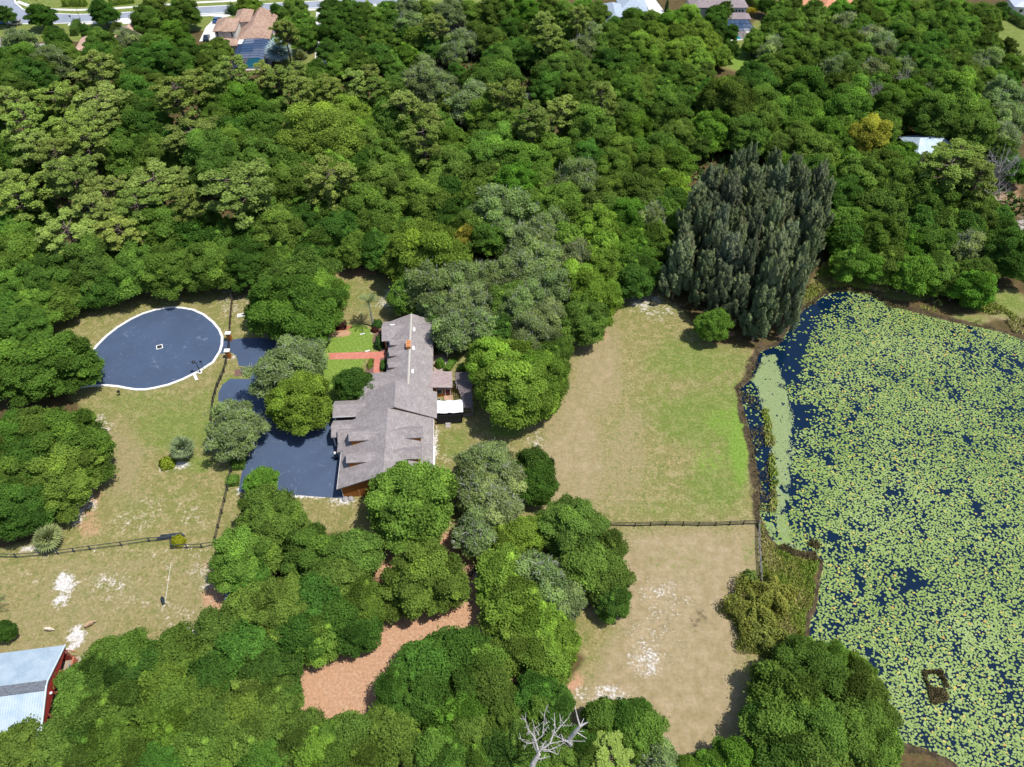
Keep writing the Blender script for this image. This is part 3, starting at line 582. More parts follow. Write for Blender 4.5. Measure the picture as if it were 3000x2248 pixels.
# wood, middle third
T(1000, 0, """60,60,190,D;180,80,180,O;300,70,180,O;430,40,210,M;560,70,190,O;700,60,220,M;830,60,180,O;960,60,200,T;1080,50,210,O;1200,60,210,B;1330,60,190,O;1310,130,150,P;1440,60,180,O;1530,100,170,P;1640,70,170,O;1570,40,160,B;1740,200,160,O;1900,110,180,O;1870,180,170,O;2010,120,160,O;2040,210,190,L;2140,130,190,B;2180,220,190,L;1500,190,180,O;1620,200,160,M;
40,190,190,D;120,160,190,D;60,290,190,D;250,230,200,O;430,140,190,M;600,150,170,P;480,230,190,O;600,280,170,D;760,250,170,M;840,270,150,M;720,330,160,M;880,200,190,O;980,250,210,O;1090,200,200,D;1130,310,210,D;1240,250,180,O;1000,350,190,D;1350,220,200,P;1230,350,190,D;1430,320,200,O;1560,300,190,M;1500,410,200,O;1680,290,190,O;1800,270,200,O;1920,290,210,L;2050,320,200,L;1740,380,190,D;1880,400,210,O;2010,400,220,L;2150,350,210,L;2150,460,200,O;1830,480,210,O;1980,500,200,O;
130,400,180,O;50,420,180,O;430,350,190,B;330,400,170,O;240,340,180,D;180,490,180,P;90,520,190,P;230,560,170,P;340,550,190,O;540,490,280,M;640,560,220,M;440,540,220,M;560,620,220,M;1000,480,360,T;900,530,240,O;1120,520,240,T;1010,590,260,T;1400,440,240,O;1350,560,220,D;1480,560,230,O;1580,470,220,O;1690,520,210,O;1700,600,180,P;1840,600,220,O;1930,560,210,O;2080,570,190,O;1320,470,190,D;820,690,230,M;930,640,200,M;1080,640,220,P;1000,680,220,P;1180,700,180,P;1420,690,200,P;1500,720,170,P;1370,740,160,P;1680,690,210,P;
60,760,250,L;30,900,280,L;130,860,240,L;150,720,200,O;320,720,220,O;400,690,200,P;300,830,230,O;400,790,200,O;560,740,200,P;630,810,220,O;200,930,230,O;490,900,210,P;570,940,240,P;540,1000,200,P;730,900,190,O;900,800,230,O;800,760,170,M;1010,760,230,O;970,880,250,O;1120,840,230,O;1240,800,220,P;1230,880,210,O;1500,800,230,O;1620,770,220,O;1540,890,250,O;1700,870,240,O;1830,760,200,O;1900,870,220,B;2010,760,200,O;2100,720,220,O;2120,860,210,O;1800,980,230,O;1950,970,210,B;2080,960,220,O;
290,1040,240,O;160,1050,220,D;50,1140,200,P;60,1210,180,P;420,1090,230,O;330,1160,240,O;560,1100,240,O;700,1010,220,O;830,970,240,O;880,1060,250,O;740,1110,250,O;1000,1000,260,O;1140,980,250,O;1060,1090,260,O;1200,1080,260,O;1340,990,240,O;1310,1100,260,D;1430,1050,240,O;1580,1030,240,D;1680,1100,230,O;1560,1140,220,O;1820,1090,230,O;1960,1090,240,T;2090,1110,230,T;2160,1040,210,B;
200,1210,250,O;110,1280,240,O;330,1270,260,O;470,1200,240,O;600,1210,250,O;530,1310,260,O;700,1260,230,D;800,1170,230,O;860,1280,230,O;960,1190,230,O;1080,1210,230,B;1190,1210,230,M;1310,1190,220,O;1430,1200,220,M;1550,1200,230,M;1600,1290,210,M;1480,1290,240,O;1350,1300,250,O;1760,1200,250,O;1740,1310,250,O;1870,1290,240,T;2000,1230,240,T;2120,1220,220,L;2000,1340,230,T;2130,1330,220,D;
180,1380,260,O;60,1400,230,O;300,1400,250,O;430,1410,240,O;560,1410,230,O;660,1400,210,D;1000,1320,230,M;1070,1400,280,M;980,1420,210,M;1180,1330,210,O;1250,1400,240,O;1380,1390,240,O;1500,1380,220,O;1640,1380,230,T;1760,1400,220,O;1880,1400,220,B;2010,1440,220,M;2100,1400,220,O;60,1520,240,D;180,1490,250,O;300,1500,230,O;420,1490,200,D;230,1600,230,D;90,1600,230,O;860,1460,220,O;950,1530,230,O;800,1540,180,Y;760,1480,170,T;1090,1480,210,O;1270,1490,240,M;1400,1480,240,M;1180,1560,230,M;1320,1570,240,M;1100,1610,210,M;1470,1560,250,L;1600,1510,250,L;1720,1480,230,L;1830,1480,220,B;1880,1570,210,B;1950,1600,210,B;1700,1580,230,L;2050,1560,220,O""")
# wood, right third
T(2000, 0, """40,110,190,L;130,130,180,L;100,210,200,L;220,90,140,D;280,60,120,D;240,180,130,D;310,200,110,D;310,310,110,D;60,300,200,L;190,270,150,L;120,390,190,L;40,480,190,O;130,480,180,O;240,350,140,L;550,20,110,D;640,50,140,O;710,20,130,T;840,50,150,O;610,120,180,O;730,130,180,O;880,110,180,O;1020,60,190,B;1150,60,190,O;1050,140,170,M;1290,50,190,B;1400,60,190,B;1530,60,200,O;1660,50,190,O;1780,60,200,O;1900,80,180,O;2000,100,150,T;1160,170,180,O;1280,130,180,O;1420,150,190,O;1550,160,200,O;1700,150,210,O;1840,180,210,O;1960,180,190,T;2060,60,110,D;
470,250,150,O;580,210,190,O;700,230,200,O;830,220,200,O;960,220,200,O;590,310,200,M;690,330,210,O;830,320,220,O;950,330,220,O;1080,280,200,O;1210,230,190,M;1280,270,190,M;1330,330,170,M;1150,370,220,T;1400,230,200,D;1500,260,220,O;1620,270,220,D;1750,260,220,O;1870,270,220,O;1990,290,190,O;1480,350,220,D;1600,370,200,D;1730,390,200,O;1850,370,220,O;2110,290,110,T;2030,330,150,O;
600,440,260,O;720,420,260,O;840,440,240,O;460,480,220,D;530,540,240,D;400,560,230,D;650,530,250,O;780,540,260,O;900,560,230,O;720,620,250,D;860,630,220,D;1000,440,210,M;1100,460,210,T;1220,450,200,M;1330,430,200,O;1440,440,170,M;1270,530,180,O;1060,540,180,T;1640,440,250,O;1770,430,260,O;1890,430,220,M;2000,400,220,M;2110,440,210,O;1590,530,240,T;1720,540,250,O;1850,520,230,T;1970,530,230,O;2090,520,220,D;1450,530,190,G;1560,610,190,G;1240,610,150,G;1100,650,160,G;1130,610,160,O;1440,600,200,B;1500,680,180,B;1350,640,180,O;
30,620,190,O;350,660,240,T;250,710,250,T;450,680,240,O;560,640,240,O;120,730,220,T;360,770,240,T;590,740,230,O;480,790,220,O;720,740,240,O;840,700,230,O;960,680,220,O;800,800,240,O;930,780,230,O;1060,740,230,O;1180,710,220,O;1100,820,220,O;1290,720,210,O;1390,700,190,O;1280,810,210,O;1640,650,230,O;1760,640,240,O;1880,680,230,O;2000,640,220,M;2110,660,220,O;1550,760,210,T;1680,780,230,T;1800,760,240,O;1920,780,230,O;2050,770,210,M;2150,760,210,M;1830,860,230,O;1950,880,220,O;2080,880,210,M;1620,840,180,T;
40,760,180,O;130,850,220,B;40,880,200,O;240,860,220,B;370,870,230,O;470,900,220,O;560,860,190,O;620,930,210,O;720,900,220,O;820,930,230,O;930,880,210,B;1020,860,200,O;1110,900,220,Y;1200,880,200,Y;1190,960,230,Y;1050,980,230,O;1270,980,200,B;1310,900,110,D;640,1080,190,B;750,1010,220,O;870,1030,230,O;980,1050,220,O;1100,1060,230,B;1220,1060,220,O;1340,1050,220,B;1430,1000,180,B;1470,1080,190,O;
1660,1000,270,P;1780,970,270,P;1900,980,250,P;1570,1080,220,P;1700,1090,280,P;1840,1090,280,P;1960,1060,240,P;1620,1170,240,P;1760,1190,260,P;1900,1180,240,P;2040,1130,270,G;2000,1230,220,G;2070,980,170,O;2150,1080,180,D;
700,1130,190,O;830,1120,220,O;950,1140,220,O;1080,1160,240,O;1200,1150,230,O;1330,1140,210,O;1450,1170,210,O;1000,1250,240,D;1130,1240,240,O;1260,1240,230,O;1390,1240,240,O;1520,1250,240,O;1220,1310,230,M;1020,1350,240,D;1140,1380,220,O;1300,1350,240,O;1430,1340,240,O;1560,1330,240,O;1680,1280,220,O;1800,1290,210,O;1700,1370,240,O;1820,1390,230,O;1930,1350,200,O;2030,1400,190,D;1050,1450,240,O;1180,1470,240,B;1310,1450,240,O;1440,1440,240,O;1570,1450,250,D;1700,1480,240,O;1830,1500,230,D;1940,1480,210,O;2060,1500,190,D;1070,1560,230,D;1200,1570,230,O;1330,1560,240,O;1460,1600,200,B;1580,1560,240,O;1700,1590,230,O;1830,1610,220,M;1960,1590,220,O;2090,1610,180,D""")
# shore of the lake and the edge of the wood there
T(2000, 750, """1090,40,210,O;1230,60,170,B;1330,30,230,O;1470,90,210,B;1560,150,190,B;1400,140,150,B;1600,60,200,O;1720,110,190,O;1850,90,190,O;1890,190,230,B;1960,130,170,O;2050,60,190,D;2130,30,210,D;2160,110,120,D;1260,110,90,B;1660,190,110,O;1780,190,140,O""")
# along the far side of the left lawn, and the clump at the left edge
T(0, 750, """60,60,330,O;200,40,300,O;110,180,330,O;250,160,310,D;370,250,280,O;200,280,320,O;60,310,300,D;310,350,240,O;420,170,260,D;520,230,230,D;500,130,250,O;640,70,260,O;570,180,240,D;720,150,250,D;760,60,250,D;850,120,260,O;950,80,250,O;1010,150,200,O;1100,60,250,O;1200,110,250,O;1290,130,220,O;1340,60,240,O;1450,50,230,D;1550,80,230,D;1640,70,200,O;1700,30,220,D;1820,40,250,O;2000,30,200,D;100,420,330,D;20,460,300,O;
330,660,470,O;60,690,430,O;200,820,420,O;20,850,380,O;400,780,330,O;
430,1180,490,O;220,1110,430,O;60,1160,380,D;560,1330,330,O;400,1380,420,O;180,1330,430,D;40,1420,420,O;260,1480,400,O;470,1480,260,D;90,1590,400,D;
1900,280,520,O;1790,430,450,O;2040,380,400,O;1920,130,420,O;2070,220,340,O;1740,290,300,D;
1850,690,450,M;1990,620,260,M;1925,900,400,L;1510,1080,380,M""")
place_tree(764, 1408, 78, 'B', 'small bright green tree at the bottom left corner of the dark parking area', .85)
place_tree(1035, 1120, 96, 'D', 'small tree with a bare silvery crown top on the front lawn beside the house', .9)
place_tree(2092, 948, 84, 'B', 'small lone light green tree on the lawn edge before the casuarina stand', 1.0)
# grove behind and beside the house
T(1000, 750, """560,170,360,M;450,230,240,O;800,160,330,M;680,240,280,M;820,330,330,M;730,470,260,M;620,330,200,M;900,450,270,M;1000,160,300,M;1180,120,340,M;1320,70,320,M;1060,300,290,O;1190,330,330,M;1150,440,310,M;1320,430,300,M;1230,530,300,M;1030,500,250,D;1400,230,320,M;1330,180,260,O;1500,170,300,L;1600,260,340,L;1730,250,170,L;1560,390,310,O;1450,330,280,O;1500,460,260,O;1640,70,310,L;1750,100,250,L;1480,40,320,M;1900,150,210,D;1960,60,200,D;1870,80,190,O;1940,170,140,D;700,420,180,O;660,510,120,O;
1000,690,340,L;1140,640,260,L;1120,860,430,L;990,830,270,L;1320,770,310,L;1230,730,260,B;1040,990,310,L;1180,980,250,L;1290,930,220,L;1420,800,170,L;1340,650,200,O;1400,590,160,O;920,640,200,L""")
for q in ((540, 1600, 480, 'L'), (430, 1640, 220, 'L')): place_tree(1000 + q[0] / 2.211, q[1] / 2.211 + 14, q[2] / 2.211, q[3])
# trees in front of the house
T(1000, 750, """440,1540,560,O;960,1330,330,M;870,1480,300,M;1080,1440,260,M;1000,1590,300,M;1260,1330,240,D;1270,1450,260,D""")
T(1000, 1498, """545,405,480,O;880,120,270,M;800,60,220,M;1180,130,240,L;1060,180,210,L;1500,90,360,T;1650,170,330,T;1440,230,280,T;1600,330,330,T;1740,210,200,T;1720,430,260,T;1770,560,220,D;1690,620,170,D;1790,490,140,D;
1060,400,340,L;950,500,230,L;1310,430,350,M;1180,330,280,L;1150,570,360,L;1400,640,310,L;1290,730,340,L;1450,560,230,M;1140,850,290,L;1300,900,310,L;1430,830,220,L;1030,600,220,L;
745,900,370,D;600,930,260,D;410,1010,300,D;560,1000,360,D;790,990,370,O;930,950,310,O;350,1150,280,D;540,1180,340,D;960,1110,330,O;830,1150,300,D;1040,1080,170,O;
760,1300,310,B;830,1400,280,O;1260,1160,280,D;1400,1240,210,D;1300,1270,220,O;1050,1280,250,O;
60,240,330,O;30,430,320,O;150,560,280,O;60,620,300,D;80,770,260,D;20,840,240,D;
70,1430,300,O;150,1560,280,O;330,1430,330,O;480,1390,290,O;400,1570,330,O;600,1530,310,O;700,1610,290,D;780,1520,260,O;950,1430,280,O;1010,1560,290,D;1130,1470,250,O;900,1600,260,O;1250,1600,280,O;1430,1540,280,O;1380,1400,240,D;1560,1500,260,D;1640,1400,240,O;1700,1330,260,O;1850,1330,270,D;1940,1420,300,O;1830,1470,280,O;1960,1560,300,O;2070,1600,230,M;1620,1610,250,O;1960,1280,130,D""")
place_tree(1000 + 1750 / 2.211, 1498 + 1580 / 2.211, 130, 'P', None, .55)
# big clump between the house and the barn
T(0, 1498, """1740,40,440,O;1600,90,330,O;1900,140,400,O;2050,260,430,O;1560,270,400,O;1740,280,330,O;1480,380,260,O;1620,420,260,D;1900,380,360,O;2150,420,330,O;2020,560,400,D;1830,600,430,O;1640,600,330,O;2160,680,330,D;1560,700,330,O;1430,770,330,O;1700,740,360,D;1900,760,350,D;2070,790,300,O;1590,870,370,D;1430,900,320,O;1790,900,330,D;1720,1020,340,D;1850,1060,260,D;1340,830,260,O;
700,930,280,O;840,940,320,O;980,980,310,D;1130,930,360,O;1260,980,320,O;560,1000,270,O;1160,840,180,D;640,1040,300,D;800,1060,320,D;1060,1090,350,L;1200,1100,330,O;1380,1050,350,D;1530,1030,320,D;500,1110,270,O;480,1250,320,O;640,1180,330,O;780,1180,320,O;920,1200,320,O;1120,1230,350,O;1300,1200,340,O;1450,1190,330,O;1620,1150,330,O;1750,1230,310,O;1830,1180,220,D;620,1330,350,O;450,1380,310,D;780,1320,330,O;950,1330,340,O;1100,1370,330,B;1260,1360,330,O;1420,1330,330,O;1570,1300,330,L;1700,1340,320,L;1840,1330,280,O;380,1480,320,O;530,1480,330,D;680,1480,340,O;830,1470,330,O;980,1490,320,B;1130,1500,320,O;1290,1490,330,O;1450,1470,330,O;1600,1460,330,O;1750,1450,320,O;1900,1450,320,O;2010,1400,240,O;60,1560,350,O;200,1540,320,O;330,1590,320,O;110,1640,320,D;480,1600,330,O;650,1610,330,O;830,1610,320,O;1010,1620,320,D;1180,1610,320,O;1350,1610,320,O;1520,1600,320,O;1700,1590,330,D;1880,1580,320,O;2040,1530,300,L;2160,1600,280,O;2130,1480,230,O;2150,1390,180,O;30,760,110,D""")
# big trees on the lake shore, bottom right
T(2000, 1498, """840,1030,400,T;640,1020,330,O;1020,1080,380,T;720,1180,430,O;960,1240,430,T;1170,1190,340,T;560,1150,250,O;500,1330,220,D;660,1380,420,O;880,1400,440,T;1110,1380,420,T;1270,1330,260,O;700,1560,400,D;900,1590,420,O;1130,1560,400,T;1300,1500,280,O;580,1500,250,D;770,960,260,O;1000,960,240,O;1130,1000,220,O;360,1590,240,B;200,1640,170,B;30,1650,150,B""")
# lobes of one big crown become one tree
def far(t): return t['py'] < 830 and not (1180 < t['px'] < 1880 and t['py'] > 690)
def thin(lst, f):
    keep = []
    for t in sorted(lst, key=lambda t: -t['R']):
        g = (f if t['py'] > 260 else .52) if far(t) else .50
        q = None if t['label'] or t['k'] == 'G' else min((k for k in keep if not k['label'] and k['k'] != 'G' and (k['k'] == 'P') == (t['k'] == 'P') and far(k) == far(t)
            and math.hypot(k['x'] - t['x'], k['y'] - t['y']) < (g if k['k'] == t['k'] else g * .62) * (k['R'] + t['R'])), key=lambda k: math.hypot(k['x'] - t['x'], k['y'] - t['y']), default=None)
        if q is None: t['m'] = [(t['x'], t['y'], t['R'])]; keep.append(t)
        else: q['m'].append((t['x'], t['y'], t['R']))
    for t in keep:
        w = [r * r for _, _, r in t['m']]; sw = sum(w); R0 = t['R']
        if len(t['m']) == 1: continue
        if far(t) and t['py'] > 260:
            t['x'] = sum(a[0] * c for a, c in zip(t['m'], w)) / sw; t['y'] = sum(a[1] * c for a, c in zip(t['m'], w)) / sw
            t['R'] = min((1.4 if t['py'] > 260 else 1.05) * R0, 9.5, math.sqrt(R0 * R0 + .38 * (sw - R0 * R0))); t['h'] = min(17.5, t['h'] * (t['R'] / R0) ** .6)
            t['px'], t['py'], _ = Pn(t['x'], t['y'], t['h'] * .6)
        else: t['R'] = min(1.1 * R0, math.sqrt(R0 * R0 + .08 * (sw - R0 * R0)))
    rh = np.random.default_rng(44)
    for t in keep:
        if far(t) and t['py'] < 260: t['h'] *= .9; t['R'] *= .93
        elif far(t) and not t['label']: t['h'] *= rh.uniform(.86, 1.14)
        elif not t['label']:
            if t['px'] < 1000 and t['py'] < 1560: t['R'] *= .94; t['h'] *= .84
            elif t['py'] > 1250: t['R'] *= .95 if t['k'] in 'OD' else 1.06; t['h'] *= .86
    return keep
_hand = [t for t in TREES]
TREES[:] = thin(_hand, THIN_F)
from collections import Counter
print('THIN', len(_hand), len(TREES), Counter(t['k'] for t in TREES))
# ---------------------------------------------------------------- casuarina stand
CAS_POLY = PF([(1440, 650), (1462, 560), (1490, 500), (1555, 455), (1650, 450), (1705, 480), (1752, 530), (1740, 595), (1712, 655), (1690, 722), (1632, 745), (1560, 705), (1500, 680)])
def poisson(poly, dmin, r, n=4000, exist=()):
    xs = [p[0] for p in poly]; ys = [p[1] for p in poly]; out = []
    pts = np.stack([r.uniform(min(xs), max(xs), n), r.uniform(min(ys), max(ys), n)], 1); ok = in_poly(pts[:, 0], pts[:, 1], poly)
    for p in pts[ok]:
        if all((p[0] - q[0]) ** 2 + (p[1] - q[1]) ** 2 > dmin * dmin for q in out): out.append(p)
    return out
rc = np.random.default_rng(3)
for x, y in poisson(CAS_POLY, 3.7, rc):
    h = 18 * rc.uniform(.72, 1.1); px, py, _ = Pn(x, y, h * .6)
    TREES.append(dict(px=px, py=py, x=x, y=y, R=2.5 * rc.uniform(.8, 1.2), h=h, k='C', label=None))
place_tree(2000 + 560 / 2.211, 750 + 130 / 2.211, 75, 'O', 'mid green pine-like tree growing amid the front of the casuarina stand', 1.5)
# ---------------------------------------------------------------- low fill trees in the gaps of the wood
FILL = PF([(-60, 700), (100, 690), (320, 610), (560, 575), (720, 560), (960, 540), (1400, 560), (1440, 480), (1600, 400), (1800, 400), (1900, 560), (2250, 600), (2300, 480), (2120, 380), (2230, 130), (2080, 60), (1700, 90), (1660, 170), (1560, 200), (1400, 90), (900, 70), (720, 160), (600, 175), (420, 160), (200, 150), (-60, 160)])
rf = np.random.default_rng(9); cand = poisson(FILL, 5.0, rf, 9000)
have = [(t['x'], t['y'], t['R']) for t in TREES]
nfill = 0
for x, y in cand:
    if nfill >= 70: break
    if min((x - a) ** 2 + (y - b) ** 2 - (r_ * .75) ** 2 for a, b, r_ in have) > 2.2 ** 2:
        R = rf.uniform(2.6, 3.6); h = rf.uniform(7, 9.5); px, py, _ = Pn(x, y, h * .6)
        TREES.append(dict(px=px, py=py, x=x, y=y, R=R, h=h, k=rf.choice(list('DDTTT')), label=None)); have.append((x, y, R)); nfill += 1

# ---------------------------------------------------------------- words for each tree: where it stands and which one it is in its row
def zone(t):
    x, y = t['px'], t['py']
    if t['k'] == 'C': return 'C', 'stand by the lake', 100
    if x > 2000 and y > 1800: return 'I', 'clump below the marsh', 75
    if y > 1420 and x < 1100 and not (x < 330 and y < 1550) : return 'G', 'clump beside the barn', 62
    if x < 330 and 950 < y < 1550: return 'LE', 'clump at left edge', 80
    if 580 < x < 980 and 780 < y < 1350: return 'DR', 'group over driveway bend', 80
    if y > 1300 and x < 2000: return 'H', 'grove on orange litter', 62
    if 1350 < x < 1700 and 1000 < y < 1250: return 'LM', 'group by the pergola', 60
    if x > 1950: return 'R', 'wood beyond the lake', 58
    if 1200 < x < 1850 and y > 660: return 'GR', 'grove behind the house', 60
    if x < 1000: return 'L', 'wood behind the cul-de-sac', 52
    return 'M', 'wood behind the house', 52
ORD = ['first', 'second', 'third', 'fourth', 'fifth', 'sixth', 'seventh', 'eighth', 'ninth', 'tenth', 'eleventh', 'twelfth', 'thirteenth', 'fourteenth', 'fifteenth', 'sixteenth', 'seventeenth', 'eighteenth', 'nineteenth', 'twentieth'] + [f'{n}th' for n in range(21, 60)]
rows = {}
for t in TREES:
    z, nm, dy = zone(t); t['zone'] = z; rows.setdefault((z, int((t['py'] if t['k'] != 'C' else t['py']) // dy)), []).append(t)
zr = {}
for (z, r_) in sorted(rows): zr.setdefault(z, []).append(r_)
GROUP = {'L': 'trees of the wood behind the cul-de-sac', 'M': 'trees of the wood behind the house', 'R': 'trees of the wood beyond the lake', 'C': 'casuarinas in the stand by the lake'}
for (z, r_), lst in rows.items():
    ri = zr[z].index(r_); lst.sort(key=lambda t: t['px']); cnt = {}
    nr = len(zr[z]); rw = 'back row' if ri == 0 else 'front row' if ri == nr - 1 else f'{ORD[ri]} row'
    for i, t in enumerate(lst):
        nm = zone(t)[1]; kind = NAME.get(t['k'], ('', 'oak'))[1]; tone = TONE[t['k']]
        lab = t['label'] or f"{tone} {kind}, {ORD[i]} tree from left in {rw} of {nm}"
        build_tree(t, lab, GROUP.get(z, 'trees of the ' + zone(t)[1]))
print('TREES', len(TREES), 'fill', nfill)
# ================================================================== THE HOUSE
def shingle(name, col, rot=0, rows=1.0, var=.12, lichen=(.31, .285, .28)):
    m, nt, b = nodes(name)
    tc = N(nt, 'ShaderNodeTexCoord'); mp = N(nt, 'ShaderNodeMapping'); mp.inputs['Rotation'].default_value[2] = rot; nt.links.new(tc.outputs['Object'], mp.inputs[0])
    br = N(nt, 'ShaderNodeTexBrick'); br.inputs['Scale'].default_value = rows; br.inputs['Mortar Size'].default_value = .012; br.inputs['Brick Width'].default_value = .62; br.inputs['Row Height'].default_value = .26
    br.inputs['Color1'].default_value = (*[c * (1 - var) for c in col], 1); br.inputs['Color2'].default_value = (*[c * (1 + var) for c in col], 1); br.inputs['Mortar'].default_value = (*[c * .62 for c in col], 1)
    nt.links.new(mp.outputs[0], br.inputs['Vector'])
    n1 = noise(nt, .7, 6, .7); n2 = noise(nt, 3.5, 4, .8)
    c = mixc(nt, math_(nt, 'MULTIPLY', step(nt, n1, .45, .7), .5), br.outputs[0], lichen)
    c = mixc(nt, 1.0, c, mixc(nt, step(nt, n2, .3, .7), (.82, .82, .82), (1.14, 1.12, 1.12)), 'MULTIPLY')
    nt.links.new(c, b.inputs['Base Color']); b.inputs['Roughness'].default_value = .92; b.inputs['Specular IOR Level'].default_value = .15; bump(nt, b, n2, .3, .05)
    return m
GREY = (.222, .198, .195)
M_shA = shingle('grey_shingle', GREY, math.pi / 2); M_shX = shingle('grey_shingle_cross', GREY, 0)
M_orange = pmat('orange_stucco', (.37, .135, .028), .9, .12, 1.5); M_dkbrown = pmat('brown_timber', (.10, .038, .022), .8, .2, 3)
M_white = pmat('white_paint', (.74, .73, .70), .6, .06, 3); M_cap = pmat('ridge_cap', (.44, .41, .36), .9, .15, 3)
M_glass = pmat('dark_glass', (.025, .035, .05), .08, .1, 1, spec=.6); M_maroon = pmat('maroon_door', (.16, .035, .03), .7, .15, 3)
M_copper = pmat('orange_brick', (.55, .24, .10), .85, .15, 4)

RZ = math.radians(3.4); OX, OY = -22.38, 81.11
house = empty('house', (OX, OY, 0), RZ, 'long house with grey shingle roofs, dormers and orange walls beside the dark driveway', 'house')
def hw(t, a): return OX + t * math.cos(RZ) - a * math.sin(RZ), OY + t * math.sin(RZ) + a * math.cos(RZ)
TH = .22
def gable_y(name, t0, t1, a0, a1, ze, zr, tm=None, cap=True, parent=house, mat=None):
    tm = (t0 + t1) / 2 if tm is None else tm; mb = MB()
    mb.prism([(t0, a0, ze), (tm, a0, zr), (tm, a1, zr), (t0, a1, ze)], TH); mb.prism([(tm, a0, zr), (t1, a0, ze), (t1, a1, ze), (tm, a1, zr)], TH)
    o = mb.build(name, mat or M_shA, parent)
    if cap:
        c = MB(); c.prism([(tm - .22, a0 + .05, zr - .04), (tm, a0 + .05, zr + .05), (tm, a1 - .05, zr + .05), (tm - .22, a1 - .05, zr - .04)], .08); c.prism([(tm, a0 + .05, zr + .05), (tm + .22, a0 + .05, zr - .04), (tm + .22, a1 - .05, zr - .04), (tm, a1 - .05, zr + .05)], .08); c.build('ridge_cap', M_cap if name == 'wing_roof' else M_shX, o)
    return o
def gable_x(name, t0, t1, a0, a1, ze, zr, am=None, parent=house, mat=None):
    am = (a0 + a1) / 2 if am is None else am; mb = MB()
    mb.prism([(t0, a0, ze), (t1, a0, ze), (t1, am, zr), (t0, am, zr)], TH); mb.prism([(t0, am, zr), (t1, am, zr), (t1, a1, ze), (t0, a1, ze)], TH)
    return mb.build(name, mat or M_shX, parent)
def wall_y(name, t0, t1, a0, a1, ze, zr, tm=None, mat=None, parent=house):      # box + gable triangles at both ends
    tm = (t0 + t1) / 2 if tm is None else tm; mb = MB(); n = len(mb.v)
    prof = [(t0, 0), (t1, 0), (t1, ze), (tm, zr), (t0, ze)]
    for a in (a0, a1): mb.v += [(t, a, z) for t, z in prof]
    mb.f += [(0, 1, 2, 3, 4), (9, 8, 7, 6, 5)] + [(i, 5 + i, 5 + (i + 1) % 5, (i + 1) % 5) for i in range(5)]
    return mb.build(name, mat or M_orange, parent)
def wall_x(name, t0, t1, a0, a1, ze, zr, z0=0, mat=None, parent=house):
    am = (a0 + a1) / 2; mb = MB(); prof = [(a0, z0), (a1, z0), (a1, ze), (am, zr), (a0, ze)]
    for t in (t0, t1): mb.v += [(t, a, z) for a, z in prof]
    mb.f += [(4, 3, 2, 1, 0), (5, 6, 7, 8, 9)] + [((i + 1) % 5, 5 + (i + 1) % 5, 5 + i, i) for i in range(5)]
    return mb.build(name, mat or M_orange, parent)
def window_y(t, a, z, w, h, parent=house):          # window in a wall that faces the viewer (-a)
    f = MB(); f.box(t - w / 2 - .12, t + w / 2 + .12, a - .06, a + .02, z - h / 2 - .12, z + h / 2 + .12); o = f.build('window', M_white, parent)
    p = MB(); p.box(t - w / 2, t + w / 2, a - .085, a - .05, z - h / 2, z + h / 2); p.build('pane', M_glass, o); return o
def window_x(t, a, z, w, h, s, parent=house):       # window in a wall facing s along t
    f = MB(); f.box(t - .05, t + .05, a - w / 2 - .12, a + w / 2 + .12, z - h / 2 - .12, z + h / 2 + .12); o = f.build('window', M_white, parent)
    p = MB(); x = t + s * .06; p.box(x - .03, x + .03, a - w / 2, a + w / 2, z - h / 2, z + h / 2); p.build('pane', M_glass, o); return o
# blocks
gable_y('wing_roof', -1.42, 7.95, 18.2, 41.8, 3.0, 5.0, 3.3)
wall_y('wing_wall', -.9, 7.45, 18.5, 41.4, 2.75, 4.55, 3.3)
gable_x('cross_roof', -2.9, 2.6, 35.7, 41.74, 3.05, 4.45); wall_x('cross_wall', -2.4, 2, 36.1, 41.3, 2.8, 4.0)
gable_x('cross_roof', 4.2, 9.9, 35.68, 41.76, 3.05, 4.45); wall_x('cross_wall', 4.6, 9.4, 36.08, 41.32, 2.8, 4.0)
gable_x('cross_roof', -6.1, 2.8, 17.6, 26.6, 3.0, 5.0, 22.2); wall_x('cross_wall', -5.6, 2, 18.2, 26.1, 2.75, 4.5)
gable_y('centre_roof', -6.6, 8.85, 13.5, 20.3, 3.3, 7.1, 1.2); wall_y('centre_wall', -6.0, 8.25, 13.85, 19.9, 3.05, 6.7, 1.2)
gable_y('garage_roof', -8.62, 8.25, -1.85, 13.6, 3.2, 6.85, -.05); wall_y('garage_wall', -8.0, 7.65, -1.35, 13.4, 2.95, 6.4, -.05)
gable_x('porch_roof', -11.06, -4.6, 15.05, 19.15, 3.2, 4.3); wall_x('porch_wall', -9.8, -5, 16.4, 18.8, 3.0, 4.0, mat=M_maroon)
gable_x('porch_roof', -10.9, -4.4, 10.15, 14.3, 3.0, 4.15)
gable_x('porch_roof', -9.5, -4.5, 8.7, 12.45, 3.15, 4.45)
mb = MB(); mb.prism([(-9.5, 6.55, 2.93), (-8.3, 6.55, 3.45), (-8.3, 12.2, 3.45), (-9.5, 12.2, 2.93)], .2); mb.build('porch_roof', M_shA, house)
mb = MB(); mb.box(-9.0, -7.9, 10.6, 13.4, 0, 2.9); mb.build('porch_wall', M_maroon, house)
for t, a in ((-10.7, 15.4), (-10.7, 18.8), (-10.5, 10.5), (-10.5, 14.0), (-9.2, 6.9), (-9.2, 9.6)):
    mb = MB(); mb.box(t - .13, t + .13, a - .13, a + .13, 0, 2.95); mb.build('post', M_white, house)
for t, a, w in ((-8.05, 1.0, 2.6), (-8.05, 4.3, 2.6)):
    mb = MB(); mb.box(t - .05, t + .02, a - w / 2, a + w / 2, 0, 2.3); mb.build('garage_door', M_maroon, house)
